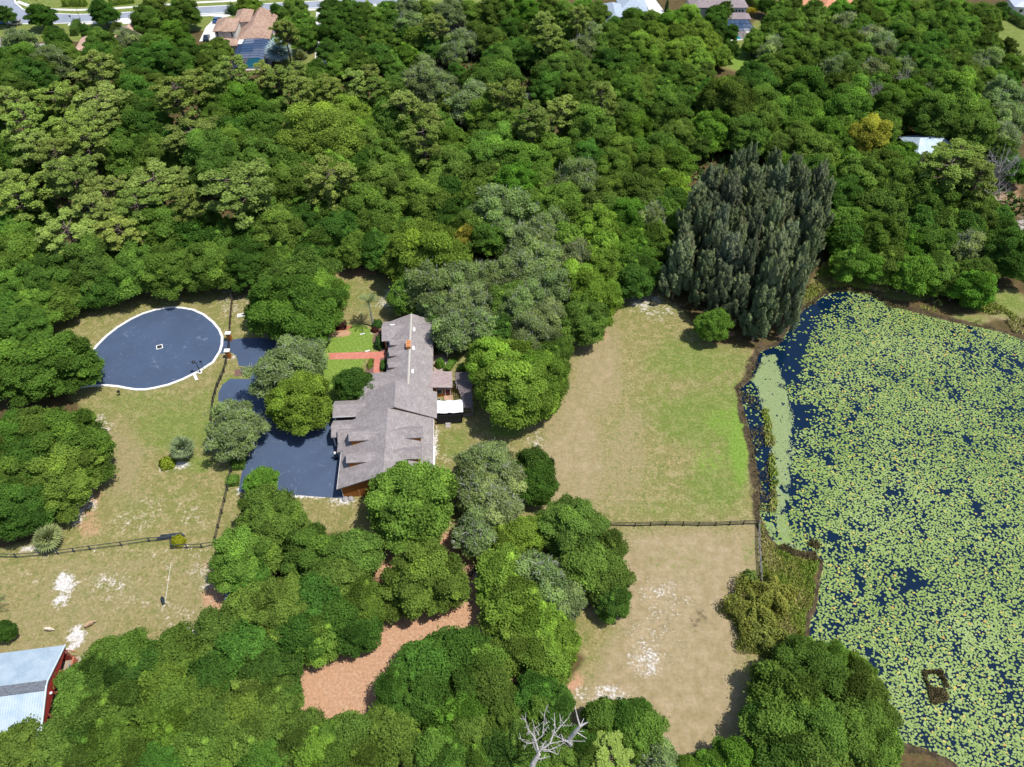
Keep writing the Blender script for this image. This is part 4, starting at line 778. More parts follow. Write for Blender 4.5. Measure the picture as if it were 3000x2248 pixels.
for x0, x1 in ((-8.62, -8.66), (8.25, 8.29)):        # gutters along the garage eaves
    mb = MB(); mb.box(min(x0, x1) - .04, max(x0, x1) + .04, -1.8, 13.3, 3.0, 3.16); mb.build('gutter', M_white, house)
mb = MB(); mb.box(-11.05, -6.7, 14.99, 15.05, 3.0, 3.22); mb.build('fascia', M_white, house)
mb = MB(); mb.box(-8.05, -7.95, -1.42, -1.3, 0, 2.95); mb.build('corner_trim', M_white, house)
mb = MB(); mb.box(7.66, 8.35, -1.6, 9.4, 0, .10); mb.build('footing', m_kerb, house)
# dormers
def dormer(t0, t1, a0, a1, ze, zr, wz, s, win):
    am = (a0 + a1) / 2; d = gable_x('dormer', t0, t1, a0, a1, ze, zr)
    ti = t0 + s * .35; w = wall_x('dormer_wall', min(ti, t1), max(ti, t1), a0 + .14, a1 - .3, ze - .05, zr - .3, wz, M_orange, d)
    window_x(ti - s * .02, am, ze - .55 if ze > 5 else ze - .3, .9 if ze > 5 else .7, .8 if ze > 5 else .4, -s, d)
for a in (33.4, 30.2, 26.9): dormer(-.95, 2.9, a, a + 1.85, 4.0, 4.72, 3.1, 1, 0)
for a in (7.08, 2.1): dormer(-7.0, -.9, a, a + 2.7, 5.55, 6.45, 3.6, 1, 0)
for a in (7.2, 2.35): dormer(6.4, .9, a, a + 2.7, 5.45, 6.35, 3.6, -1, 0)
# chimney, roof vents
mb = MB(); mb.box(2.62, 3.5, 31, 32.9, 3.5, 5.55); ch = mb.build('chimney', M_orange, house)
mb = MB(); mb.box(2.58, 3.54, 30.96, 32.94, 5.55, 5.65)
for i in range(3): mb.box(2.85, 3.3, 31.15 + i * .62, 31.55 + i * .62, 5.65, 5.82)
mb.build('chimney_cap', M_copper, ch)
for a in (36.5, 30.9, 24.3):
    mb = MB(); t0, t1 = 3.85, 4.25; zz = lambda t: 5.0 - (t - 3.3) * .43
    mb.prism([(t0, a, zz(t0) + .12), (t1, a, zz(t1) + .12), (t1, a + 1.1, zz(t1) + .12), (t0, a + 1.1, zz(t0) + .12)], .14); mb.build('roof_vent', M_white, house)
for t0, t1, a in ((-2.6, -1.7, 20.6), (7.4, 8.5, 38.0), (-1.2, -.2, 39.1)):
    mb = MB(); z = (5.0 - abs(a - 22.2) * .45 if a < 30 else 4.45 - abs(a - 38.7) * .46) + .1
    mb.box(t0, t1, a, a + .3, z - .15, z); mb.build('roof_vent', M_white, house)
# windows and doors that show
window_y(8.85, 36.08, 1.7, 1.0, 1.1); window_y(-1.55, 36.1, 1.7, 1.0, 1.2); window_y(7.95, 13.85, 1.6, .35, 1.3)
for a in (21, 24.8): window_x(-5.6, a - 1, 1.6, 1.2, 1.2, -1)
for a in (38.7,): window_x(-2.4, a, 1.6, 1.4, 1.2, -1); window_x(9.4, a, 1.6, 1.4, 1.2, 1)
for a in (24, 28.5, 32.5): window_x(7.45, a, 1.6, 1.4, 1.1, 1); window_x(-.9, a + 3, 1.6, 1.1, 1.2, -1)
for a in (1.5, 5.5, 9.5): window_x(7.65, a, 1.7, 1.4, 1.1, 1)
mb = MB(); mb.box(-5.2, -4.9, -1.39, -1.33, .02, 2.2); mb.build('wall_trim', M_copper, house)
# back extension with its pale shed roof
mb = MB(); mb.prism([(7.5, 21.65, 3.25), (11.85, 21.65, 2.95), (11.85, 26.05, 2.95), (7.5, 26.05, 3.25)], .18)
mb.build('extension_roof', shingle('pinkish_shingle', (.27, .21, .20), 0), house)
mb = MB(); mb.box(7.46, 11.5, 22.0, 25.8, 0, 2.85); mb.build('extension_wall', M_orange, house)
window_y(9.2, 22.0, 1.65, .95, 1.1)
mb = MB(); mb.box(10.25, 11.45, 21.93, 21.99, .1, 2.35); dr = mb.build('door', M_white, house)
mb = MB(); mb.box(10.42, 11.28, 21.90, 21.95, .15, 2.2); mb.build('door_panel', M_maroon, dr)
mb = MB(); mb.box(10.0, 11.8, 20.7, 21.9, 0, .35); mb.build('doorstep', pmat('stone_step', (.42, .27, .18), .9, .3, 4), house)
# white canopy over a black screened porch, with its steps
m_scr = pmat('black_screen', (.018, .019, .022), .7, .3, 3)
por = MB(); por.box(8.72, 13.62, 14.72, 14.78, .5, 2.62); por.box(13.56, 13.62, 14.78, 18, .5, 2.62); por.box(8.72, 13.62, 14.78, 18, .42, .5)
sp = por.build('screen_porch', m_scr, house)
mb = MB(); n = 7
for i in range(n):
    t0 = 8.66 + (13.86 - 8.66) * i / n; t1 = 8.66 + (13.86 - 8.66) * (i + 1) / n; d0 = .1 * math.sin(i * 2.3); d1 = .1 * math.sin((i + 1) * 2.3)
    mb.prism([(t0, 15.1 + d0, 2.85 + d1), (t1, 15.1 + d1, 2.85 + d0), (t1, 18.2 + d1 * 1.4, 3.0 + d0), (t0, 18.2 + d0 * 1.4, 3.0 + d1)], .05)
mb.build('canopy', pmat('white_tarpaulin', (.80, .80, .79), .6, .06, 1.2, bmp=.2), house)
mb = MB()
for t in (8.72, 11.1, 13.58): mb.box(t - .04, t + .04, 14.66, 14.71, .45, 2.7)
mb.box(8.7, 13.62, 14.66, 14.70, .42, .52); mb.build('porch_frame', m_scr, sp)
mb = MB()
for i in range(3): mb.box(10.3, 11.3, 13.75 + i * .3, 14.66, 0, .15 * (i + 1))
mb.build('steps', pmat('weathered_boards', (.42, .37, .35), .9, .2, 4), house)
m_perg = pmat('weathered_slat', (.20, .165, .17), .9, .45, 5)
s = MB()
pr = MB(); pr.box(12.45, 15.5, 25.75, 25.87, 2.55, 2.7); pr.box(13.85, 15.7, 16.32, 16.44, 2.55, 2.7); pr.box(15.45, 15.57, 16.44, 25.75, 2.55, 2.7)
pg_ = pr.build('pergola', m_perg, house)
for t, a in ((12.5, 25.8), (15.3, 25.6), (13.9, 20.5), (15.6, 20.4), (13.9, 16.4), (15.6, 16.4)):
    pr = MB(); pr.box(t - .08, t + .08, a - .08, a + .08, 0, 2.54); pr.build('pergola_post', m_perg, pg_)
for i in range(46):
    a = 16.3 + i * .21; l = 12.45 + max(0, min(1, (23.2 - a) / 5)) * 1.4; s.box(l + random.uniform(-.1, .05), (15.7 if a < 25 else 15.2) + random.uniform(-.1, .12), a, a + random.uniform(.10, .15), 2.78, 2.83)
for i in range(9): t = 12.6 + i * .38; s.box(t, t + .09, (16.3 if t > 13.8 else 21.5), 25.9, 2.7, 2.77)
s.build('pergola_slat', m_perg, pg_)
mb = MB(); mb.box(13.85, 15.65, 16.3, 16.38, .2, 1.0); mb.box(13.85, 15.65, 16.3, 16.38, 1.8, 1.9); mb.build('pergola_rail', m_perg, pg_)
# air conditioner beside the extension
ac = empty('air_conditioner', (*hw(9.05, 20.35), 0), RZ, 'small grey air conditioner beside the back door of the house', 'air conditioner')
mb = MB(); mb.lathe([(.42, 0), (.42, .75), (.38, .8)], n=10); mb.build('casing', pmat('ac_grey', (.5, .55, .6), .5, .1, 3), ac)
mb = MB(); mb.lathe([(.33, .81), (.3, .84), (.06, .86)], n=10); mb.build('fan_grille', M_glass, ac)

# ================================================================== THE BARN
A = Vector(P(191, 1890, 4.2)); Bq = Vector(P(119, 2159, 4.2)); gv = (A - Bq); GW = gv.length; gv.normalize(); bx = Vector((gv.y, -gv.x))      # bx points right along the ridge
mid = (A + Bq) / 2; brz = math.atan2(bx.y, bx.x)
barn = empty('barn', (mid.x, mid.y, 0), brz, 'open-sided barn with blue-grey metal roof and red gable at the bottom left', 'barn')
m_met, nt, b = nodes('corrugated_metal'); tc = N(nt, 'ShaderNodeTexCoord'); wv = N(nt, 'ShaderNodeTexWave', wave_type='BANDS', bands_direction='X'); wv.inputs['Scale'].default_value = .9; nt.links.new(tc.outputs['Object'], wv.inputs[0])
n1 = noise(nt, .35, 5, .7); n2 = noise(nt, 3, 4, .75)
c = mixc(nt, step(nt, n1, .35, .65), (.27, .345, .405), (.36, .425, .475)); c = mixc(nt, math_(nt, 'MULTIPLY', step(nt, n2, .5, .72), .35), c, (.52, .56, .58)); c = mixc(nt, math_(nt, 'MULTIPLY', step(nt, wv.outputs['Fac'], .75, 1), .3), c, (.22, .29, .35))
nt.links.new(c, b.inputs['Base Color']); b.inputs['Roughness'].default_value = .55; b.inputs['Metallic'].default_value = .15; bump(nt, b, wv.outputs['Fac'], .3, .04)
m_red = pmat('barn_red', (.30, .035, .028), .8, .15, 2); m_redw = pmat('faded_red_board', (.42, .14, .085), .85, .2, 3); m_rb = pmat('ridge_sheet', (.13, .14, .16), .6, .3, 3)
W2 = GW / 2; ZR = 6.3; BL = 24
def roof_half(s):
    mb = MB(); mb.prism([(-BL, s * W2, 4.2), (0, s * W2, 4.2), (0, s * .35, ZR), (-BL, s * .35, ZR)], .1); return mb
roof_half(1).build('roof', m_met, barn); roof_half(-1).build('roof', m_met, barn)
mb = MB(); mb.prism([(-BL, -1.0, ZR + .02), (-.15, -1.0, ZR + .02), (-.15, .42, ZR + .12), (-BL, .42, ZR + .12)], .1); mb.build('ridge_sheet', m_rb, barn)
mb = MB()
for s in (1, -1): mb.bar((.04, s * W2, 4.25), (.04, s * .3, ZR + .05), .14, .2)
mb.bar((.04, .35, ZR + .05), (.04, -.35, ZR + .05), .14, .2); mb.build('barge_board', pmat('pale_trim', (.6, .68, .74), .6, .08, 2), barn)
mb = MB(); prof = [(-W2 + .15, 3.35), (W2 - .15, 3.35), (W2 - .15, 4.1), (.3, ZR - .15), (-.3, ZR - .15), (-W2 + .15, 4.1)]
for x in (-.3, -.22): mb.v += [(x, y, z) for y, z in prof]
mb.f += [(5, 4, 3, 2, 1, 0), (6, 7, 8, 9, 10, 11)] + [((i + 1) % 6, 6 + (i + 1) % 6, 6 + i, i) for i in range(6)]; mb.build('gable', m_red, barn)
for i, y in enumerate(np.linspace(-W2 + .3, W2 - .3, 5)):
    mb = MB(); mb.box(-.45, -.25, y - .1, y + .1, 0, 3.35); mb.bar((-.1, y, 3.2), (.9, y, 2.2), .12, .12); mb.build('post', m_redw, barn)
for y0, y1 in ((W2 * .25, W2 * .9), (-W2 * .95, -W2 * .5)):
    mb = MB(); mb.box(.3, .42, y0, y1, .2, 1.5); mb.box(.22, .5, y0, y1, 1.5, 1.62); mb.build('stall_wall', m_redw, barn)
mb = MB(); mb.box(-.2, .3, -W2 * .45, W2 * .2, 0, .9); mb.build('stall_gate', pmat('galvanised', (.33, .38, .42), .4, .15, 3, metal=.5), barn)
mb = MB(); mb.box(-BL, -.6, W2 - .4, W2 - .3, 0, 4.0); mb.box(-BL, -.6, -W2 + .3, -W2 + .4, 0, 4.0); mb.box(-9, -8.9, -W2 + .4, W2 - .4, 0, 3.3); mb.build('wall', m_red, barn)
mb = MB(); mb.lathe([(.05, 0), (.18, .05), (.22, .25), (.12, .32)], (-.02, -.7, 4.35), 8); mb.build('gable_lamp', M_white, barn)
def bw(x, y): return mid.x + bx.x * x + gv.x * y, mid.y + bx.y * x + gv.y * y
bb = empty('barrel', (*bw(.0, W2 * .72), 0), 0, 'bright blue plastic barrel under the red barn gable', 'barrel')
mb = MB(); mb.lathe([(.3, 0), (.36, .3), (.36, .7), (.3, 1.0), (.26, 1.02)], n=10); mb.build('drum', pmat('blue_plastic', (.02, .17, .5), .4, .1, 2), bb)
mb = MB(); mb.lathe([(.27, 1.03), (.27, 1.08), (.05, 1.1)], n=10); mb.build('lid', pmat('blue_lid', (.015, .12, .38), .4, .1, 2), bb)
sheet('barn_apron', [bw(1.3, -W2), bw(1.3, W2), bw(-6, W2), bw(-6, -W2)], .010, pmat('pale_dirt', (.33, .27, .2), .95, .2, 1))

# low blue-grey shed under the trees
sx, sy = P(700, 1745, 2.6); sh = empty('shed', (sx, sy, 0), math.radians(8), 'low shed with dark blue-grey roof half hidden under trees', 'shed')
mb = MB(); mb.prism([(-2.2, -2.4, 2.5), (2.2, -2.4, 2.7), (2.2, 2.4, 2.7), (-2.2, 2.4, 2.5)], .12); mb.build('roof', pmat('blue_grey_roof', (.16, .23, .33), .5, .2, 2), sh)
mb = MB(); mb.box(-2, 2, -2.2, 2.2, 0, 2.4); mb.build('wall', M_dkbrown, sh)
mb = MB(); mb.box(-.6, .6, -2.26, -2.2, 0, 2.0); mb.build('door', m_redw, sh)
# ================================================================== FENCES AND GATE
m_fence = pmat('black_fence', (.028, .024, .026), .75, .3, 4); m_fbrown = pmat('brown_fence', (.075, .045, .035), .8, .3, 4); m_fblue = pmat('slate_fence', (.05, .062, .08), .75, .25, 4); m_fgrey = pmat('weathered_fence', (.22, .21, .20), .85, .3, 4)
def fence(label, line, mat, h=1.35, rails=3, gap=2.5, group=None):
    p = [Vector((x, y)) for x, y in line]; c = sum(p, Vector((0, 0))) / len(p)
    rt = empty('rail_fence', (c.x, c.y, 0), 0, label, 'fence', group); rl = MB()
    for a, b in zip(p[:-1], p[1:]):
        L = (b - a).length; n = max(1, round(L / gap)); d = (b - a).normalized()
        for i in range(n + (b == p[-1])):
            q = a.lerp(b, i / n) - c; m = MB(); hh = h + random.uniform(-.04, .06); m.obox((q.x, q.y), d, Vector((-d.y, d.x)), .075, .075, 0, hh); m.build('post', mat, rt)
        for k in range(rails):
            z = h * (.3 + .62 * k / max(1, rails - 1)); rl.bar((a.x - c.x, a.y - c.y, z + random.uniform(-.03, .03)), (b.x - c.x, b.y - c.y, z + random.uniform(-.03, .03)), .05, .15)
    rl.build('rails', mat, rt); return rt
def D(pts): return PC(0, 750, pts)
def Gc(pts): return PC(0, 1498, pts)
fence('dark brown rail fence running up from the gate to the wood edge', D([(1522, 165), (1512, 270), (1500, 395), (1494, 490)]), m_fbrown)
fence('black rail fence running down from the gate beside the driveway', D([(1482, 645), (1455, 755), (1412, 850), (1385, 945), (1372, 1060), (1385, 1170), (1440, 1255), (1512, 1312)]), m_fence)
fence('long black rail fence between the left lawn and the parking hedges', D([(1512, 1312), (1502, 1400), (1478, 1520), (1442, 1670)]) + Gc([(1418, 110), (1400, 190), (1394, 222)]), m_fence)
fence('slate rail fence along the bottom of the left lawn', Gc([(-60, 300), (110, 303), (300, 290), (380, 280), (590, 252), (790, 226), (970, 198), (1118, 186)]), m_fblue, rails=2, gap=3.4)
fence('short slate rail fence by the clipped yellow-green bush', Gc([(1118, 186), (1120, 245), (1310, 238), (1400, 222)]), m_fblue, rails=2, gap=3)
fence('thin dark fence crossing the orange litter behind the round evergreen', PC(1000, 1498, [(40, 165), (210, 178), (420, 180)]), m_fence, rails=2, gap=3)
fence('dark rail fence between the two big right-hand paddocks', PC(1000, 1498, [(1740, 96), (1900, 100), (2000, 96), (2100, 94), (2211, 95)]) + PC(2000, 1498, [(100, 97), (210, 96), (300, 92), (390, 88), (490, 86)]), m_fence, rails=3, gap=3.2)
fence('weathered grey fence running down from the paddock corner to the marsh bush', PC(2000, 1498, [(490, 88), (492, 250), (503, 420), (506, 700), (512, 880)]), m_fgrey, rails=3, gap=3)
def gate_posts():
    for i, (px, py, lab) in enumerate([(1492, 545, 'white capped orange gate pillar on the wood side of the driveway gate'), (1486, 658, 'white capped orange gate pillar on the house lawn side of the driveway gate')]):
        x, y = P(px / 2.211, 750 + py / 2.211); g = empty('gate_pillar', (x, y, 0), RZ, lab, 'gate pillar', 'gate pillars')
        m = MB(); m.box(-.42, .42, -.42, .42, 0, 2.0); m.build('shaft', M_orange, g)
        m = MB(); m.prism([(-.58, -.5, 2.12), (.58, -.5, 2.12), (.58, .5, 2.12), (-.58, .5, 2.12)], .12); m.prism([(-.48, -.42, 2.2), (.48, -.42, 2.2), (.48, .42, 2.2), (-.48, .42, 2.2)], .08); m.build('cap', M_white, g)
    a = Vector(P(1492 / 2.211, 750 + 545 / 2.211)); b = Vector(P(1486 / 2.211, 750 + 658 / 2.211)); d = (b - a).normalized(); c = (a + b) / 2
    g = empty('driveway_gate', (c.x, c.y, 0), 0, 'black metal driveway gate between two white capped pillars', 'gate'); L = (b - a).length / 2 - .5
    for s in (-1, 1):
        m = MB(); e0 = d * (s * .04); e1 = d * (s * L)
        for z in (.25, 1.0, 1.5): m.bar((e0.x, e0.y, z), (e1.x, e1.y, z + (.15 if z > 1.2 else 0)), .05, .07)
        for k in range(9): q = e0.lerp(e1, k / 8); m.bar((q.x, q.y, .2), (q.x, q.y, 1.6), .03, .03)
        m.build('gate_leaf', m_fence, g)
gate_posts()
m_vinyl = pmat('white_vinyl', (.66, .66, .67), .6, .08, 2)
def panel_fence(label, line):
    p = [Vector(q) for q in line]; c = sum(p, Vector((0, 0))) / len(p); rt = empty('panel_fence', (c.x, c.y, 0), 0, label, 'fence')
    for a, b in zip(p[:-1], p[1:]):
        n = max(1, round((b - a).length / 2.4)); d = (b - a).normalized()
        for i in range(n):
            s, e = a.lerp(b, i / n) - c, a.lerp(b, (i + 1) / n) - c; m = MB(); m.bar((s.x, s.y, 1.0), (e.x, e.y, 1.0), .05, 1.75); m.build('panel', m_vinyl, rt)
            m = MB(); m.obox((s.x, s.y), d, Vector((-d.y, d.x)), .07, .07, 0, 2.0); m.build('post', M_white, rt)
panel_fence('white vinyl panel fence glimpsed between the trees behind the wide round oak', PC(1000, 0, [(1130, 645), (1290, 640)]))
panel_fence('white vinyl panel fence at the end of the green back lawn', PC(2000, 0, [(120, 590), (330, 585)]))
panel_fence('low white panel fence behind the pale mossy oak in the wood', PC(1000, 0, [(600, 722), (790, 715)]))

# ================================================================== SMALL SHRUBS, HEDGES, PALMS
M_shrub = leafmat('shrub_leaf', (1.2, 1.1, .8), .25); M_palm = leafmat('palm_frond', (1.15, 1.08, .8), .25)
def shrub_mesh(seed, rx, ry, hz, leaf=.22, boxy=0):
    r = np.random.default_rng(seed); n = int((rx * ry * 4 + (rx + ry) * 4 * hz) * 2.6 / (leaf * leaf * .5)); d = r.normal(size=(n, 3)); d[:, 2] = np.abs(d[:, 2]); 
    if boxy: d = d / np.abs(d).max(1, keepdims=True); q = d * r.uniform(.86, 1.02, (n, 1)); nn = np.where(np.abs(d) > .97, d, 0)
    else: d /= np.linalg.norm(d, axis=1, keepdims=True); q = d * r.uniform(.72, 1.05, (n, 1)) * (1 + (.24 if rx > 2.4 else .1) * np.sin(5 * np.arctan2(d[:, 1], d[:, 0]) + seed) + (.16 if rx > 2.4 else 0) * np.sin(7 * d[:, 2] + 3 * d[:, 0] + seed))[:, None]; nn = d
    q = q * np.array([rx, ry, hz]); V = cards(q, nn + r.normal(0, .45, (n, 3)), leaf * r.uniform(.7, 1.3, n), leaf * .75, r)
    return quad_mesh('foliage', V, np.clip(.42 + r.normal(0, .17, n), 0, 1), M_shrub)
def shrub(name, label, cat, x, y, rx, ry, hz, col, seed=1, rz=0, boxy=0, leaf=.22, group=None):
    rt = empty(name, (x, y, 0), rz, label, cat, group); o = link('foliage', shrub_mesh(seed, rx, ry, hz, leaf, boxy), rt); o.color = (*col, 1)
    m = MB(); m.tube([(0, 0, -.1), (0, 0, hz * .6)], [.08, .05], 6); m.build('stem', M_bark, rt); return rt
def at(ox, oy, x, y, k=2.211): return P(ox + x / k, oy + y / k)
GR = (.115, .215, .035)
def hedge(label, a, b, w, h, col=GR, seed=3, boxy=1, group=None):
    a, b = Vector(a), Vector(b); c = (a + b) / 2; d = b - a
    return shrub('hedge', label, 'hedge', c.x, c.y, d.length / 2, w / 2, h, col, seed, math.atan2(d.y, d.x), boxy, .24, group)
z_ = lambda x, y: P(460 + x / 7.21, 1230 + y / 7.21)
hedge('long clipped green hedge beside the left edge of the parking area', z_(1790, 640), z_(1700, 1075), 2.6, 1.2, seed=4)
hedge('short clipped green hedge block at the lower left of the parking area', z_(1625, 1225), z_(1605, 1420), 2.2, 1.1, seed=5)
hw_ = lambda x, y: P(950 + x / 4.916, 900 + y / 4.916)
hedge('dark maroon clipped hedge under the oak on the front lawn', hw_(70, 300), hw_(320, 290), 1.8, 1.3, (.055, .016, .022), 6)
hedge('green clipped hedge between the brick path and the house wall', hw_(860, 800), hw_(850, 925), 1.1, .9, (.055, .12, .025), 7)
hedge('flowering green and yellow hedge on the left of the brick path', hw_(690, 750), hw_(640, 900), 1.3, .8, (.14, .19, .03), 8, 0)
hedge('clipped diagonal hedge on the back lawn behind the house', hw_(1760, 930), hw_(1880, 760), 1.4, .9, GR, 9)
hedge('green hedge running behind the house extension', hw_(1930, 925), hw_(2060, 905), 1.4, 1.2, GR, 19)
shrub('round_shrub', 'clipped round green bush behind the house', 'bush', *hw_(1670, 845), 1.05, 1.05, 1.9, (.10, .20, .03), 10)
shrub('round_shrub', 'bushy yellow-green croton at the end of the sandy lawn bed', 'bush', *z_(235, 960), 1.5, 1.35, 1.9, (.22, .28, .03), 11, leaf=.3)
shrub('round_shrub', 'orange tinted low croton beside the fan palm', 'bush', *z_(430, 740), .8, .7, 1.1, (.30, .22, .03), 12)
shrub('round_shrub', 'clipped yellow-green bush at the slate fence corner', 'bush', *at(0, 1498, 1160, 205), 1.2, 1.2, 1.7, (.26, .27, .02), 13)
shrub('round_shrub', 'tall dark shrub against the far left wing wall', 'bush', *hw_(800, 560), 1.0, 1.6, 2.6, (.05, .11, .03), 14)
shrub('round_shrub', 'dark green shrub at the foot of the queen palm', 'bush', *hw_(770, 270), 1.3, 1.1, 1.6, (.06, .13, .03), 15)
shrub('round_shrub', 'maroon shrub on the bare bed by the queen palm', 'bush', *hw_(730, 345), .9, .7, .9, (.07, .025, .022), 16)
shrub('round_shrub', 'green shrub in the corner by the porch garage', 'bush', *P(957, 1213), 1.2, .9, 1.2, (.08, .17, .03), 17)
shrub('round_shrub', 'olive green scrub bush overgrowing the marsh fence end', 'bush', *at(2000, 1498, 440, 660), 4.2, 4.8, 3.4, (.20, .22, .045), 18, leaf=.3)
shrub('round_shrub', 'yellow-olive scrub bush below the weathered fence', 'bush', *at(2000, 1498, 560, 560), 3.6, 3.6, 2.8, (.23, .24, .05), 20, leaf=.3)
shrub('round_shrub', 'dull olive scrub bush at the paddock edge above the shore trees', 'bush', *at(2000, 1498, 500, 820), 3.6, 3.2, 2.6, (.19, .22, .05), 21, leaf=.3)
shrub('round_shrub', 'bright green shrub at the top of the shore trees', 'bush', *at(2000, 1498, 790, 880), 1.8, 1.6, 1.8, (.17, .30, .04), 22, leaf=.3)
shrub('round_shrub', 'small sapling leaning over the paddock by the fence', 'bush', *at(2000, 1498, 430, 450), 1.3, 1.6, 2.2, (.14, .20, .045), 23, leaf=.3)
for i, (x, y, w, c, lab) in enumerate([(1230, 70, 2.6, (.13, .23, .04), 'pale green shrub nearest the casuarina end of the far lake bank'), (1330, 130, 2.2, (.20, .33, .05), 'light green low shrub overhanging the far lake bank'), (1690, 170, 2.0, (.14, .26, .04), 'bright green shrub between two bank trees of the lake'), (1860, 260, 3.0, (.12, .24, .03), 'rounded green bush leaning over the reeds at the far bank')]):
    shrub('round_shrub', lab, 'bush', *at(2000, 750, x, y + 30), w, w, w * .9, c, 30 + i, leaf=.32)

def frond_fan(V, v, r, o, dirv, L, n=13):
    d = np.array(dirv) / np.linalg.norm(dirv); s = np.cross(d, [0, 0, 1]); s /= np.linalg.norm(s) + 1e-9; u = np.cross(s, d); hub = o + d * L * .22
    for i in range(n):
        a = (i / (n - 1) - .5) * 2.6; e = hub + (d * math.cos(a) + s * math.sin(a)) * L * .78 - np.array([0, 0, .12 * L * abs(a)]); w = s * math.cos(a) - d * math.sin(a); m = (hub + e) / 2
        V += [hub, m + w * .055 * L, e, m - w * .055 * L]; v.append(float(np.clip(.45 + r.normal(0, .14), 0, 1)))
def frond_pin(V, v, r, o, dirv, L, droop=.5, n=22, ll=.55):
    d = np.array(dirv, float); d /= np.linalg.norm(d); s = np.cross(d, [0, 0, 1]); s /= np.linalg.norm(s)
    pt = lambda t: o + d * L * t - np.array([0, 0, droop * L * t * t])
    for i in range(n):
        t = (i + 1) / n; a = pt(t)
        for sg in (-1, 1):
            l = ll * L * .38 * math.sin(math.pi * min(1, t * .8 + .15)); e = a + (s * sg * .85 + d * .55) * l - np.array([0, 0, .3 * l]); w = d * .05 * L * .35; m = (a + e) / 2
            V += [a, m + w, e, m - w]; v.append(float(np.clip(.45 + r.normal(0, .12), 0, 1)))
    for i in range(6):
        a, b = pt(i / 6), pt((i + 1) / 6); w = s * .03; V += [a - w, b - w, b + w, a + w]; v.append(.5)
def palm(name, label, x, y, hz, L, n, kind, col, seed, tr=.2):
    r = np.random.default_rng(seed); rt = empty(name, (x, y, 0), 0, label, 'palm'); V, v = [], []; o = np.array([0, 0, hz])
    for i in range(n):
        ph = i * 2.39996; el = math.radians(r.uniform(-20, 88) if kind == 'fan' else r.uniform(-5, 65)); dv = (math.cos(ph) * math.cos(el), math.sin(ph) * math.cos(el), math.sin(el) + .01)
        (frond_fan if kind == 'fan' else frond_pin)(V, v, r, o, dv, L * r.uniform(.8, 1.1))
    oo = link('fronds', quad_mesh('fronds', np.array(V), v, M_palm), rt); oo.color = (*col, 1)
    m = MB(); m.tube([(.2, -.1, -.2), (.05, 0, hz * .5), (0, 0, hz)], [tr * 1.3, tr, tr * .9], 8); m.build('trunk', M_gbark, rt); return rt
palm('queen_palm', 'tall arching queen palm on the grass beside the far end of the house', *hw_(700, 275), 7.0, 3.6, 20, 'pin', (.20, .24, .10), 1, .2)
palm('fan_palm', 'fan palm in the sandy bed on the left lawn', *z_(640, 800), 3.0, 2.5, 40, 'fan', (.185, .235, .115), 2)
palm('fan_palm', 'fan palm with yellowing skirt beside the slate fence', *at(0, 1498, 350, 225), 2.6, 2.7, 46, 'fan', (.25, .29, .12), 3)
palm('sago_palm', 'low dark sago palm against the back wall of the house', *hw_(1640, 650), .6, 1.3, 26, 'pin', (.05, .11, .03), 4, .15)
tq = lambda x, y: P(560 + x / 5.53, y / 5.53)
palm('silver_palm', 'big silvery blue fan palm on the lawn by the pool cage', *tq(1450, 1010), 3.2, 5.0, 44, 'fan', (.36, .46, .50), 5, .3)
palm('cabbage_palm', 'shaggy olive cabbage palm at the end of the villa lawn', *tq(1800, 1140), 4.2, 3.2, 44, 'fan', (.21, .24, .09), 6, .25)
palm('cabbage_palm', 'yellowish cabbage palm standing at the kerb of the back street', *tq(930, 190), 5.2, 3.6, 44, 'fan', (.27, .27, .09), 7, .28)
palm('cabbage_palm', 'pale fan palm at the bottom of the green back lawn', *at(2000, 0, 250, 420), 2.5, 3.0, 30, 'fan', (.16, .22, .09), 8, .2)
palm('queen_palm', 'feathery palm cut by the left edge beside the barn', *P(-14, 1800), 5.5, 3.6, 20, 'pin', (.13, .19, .06), 12, .2)
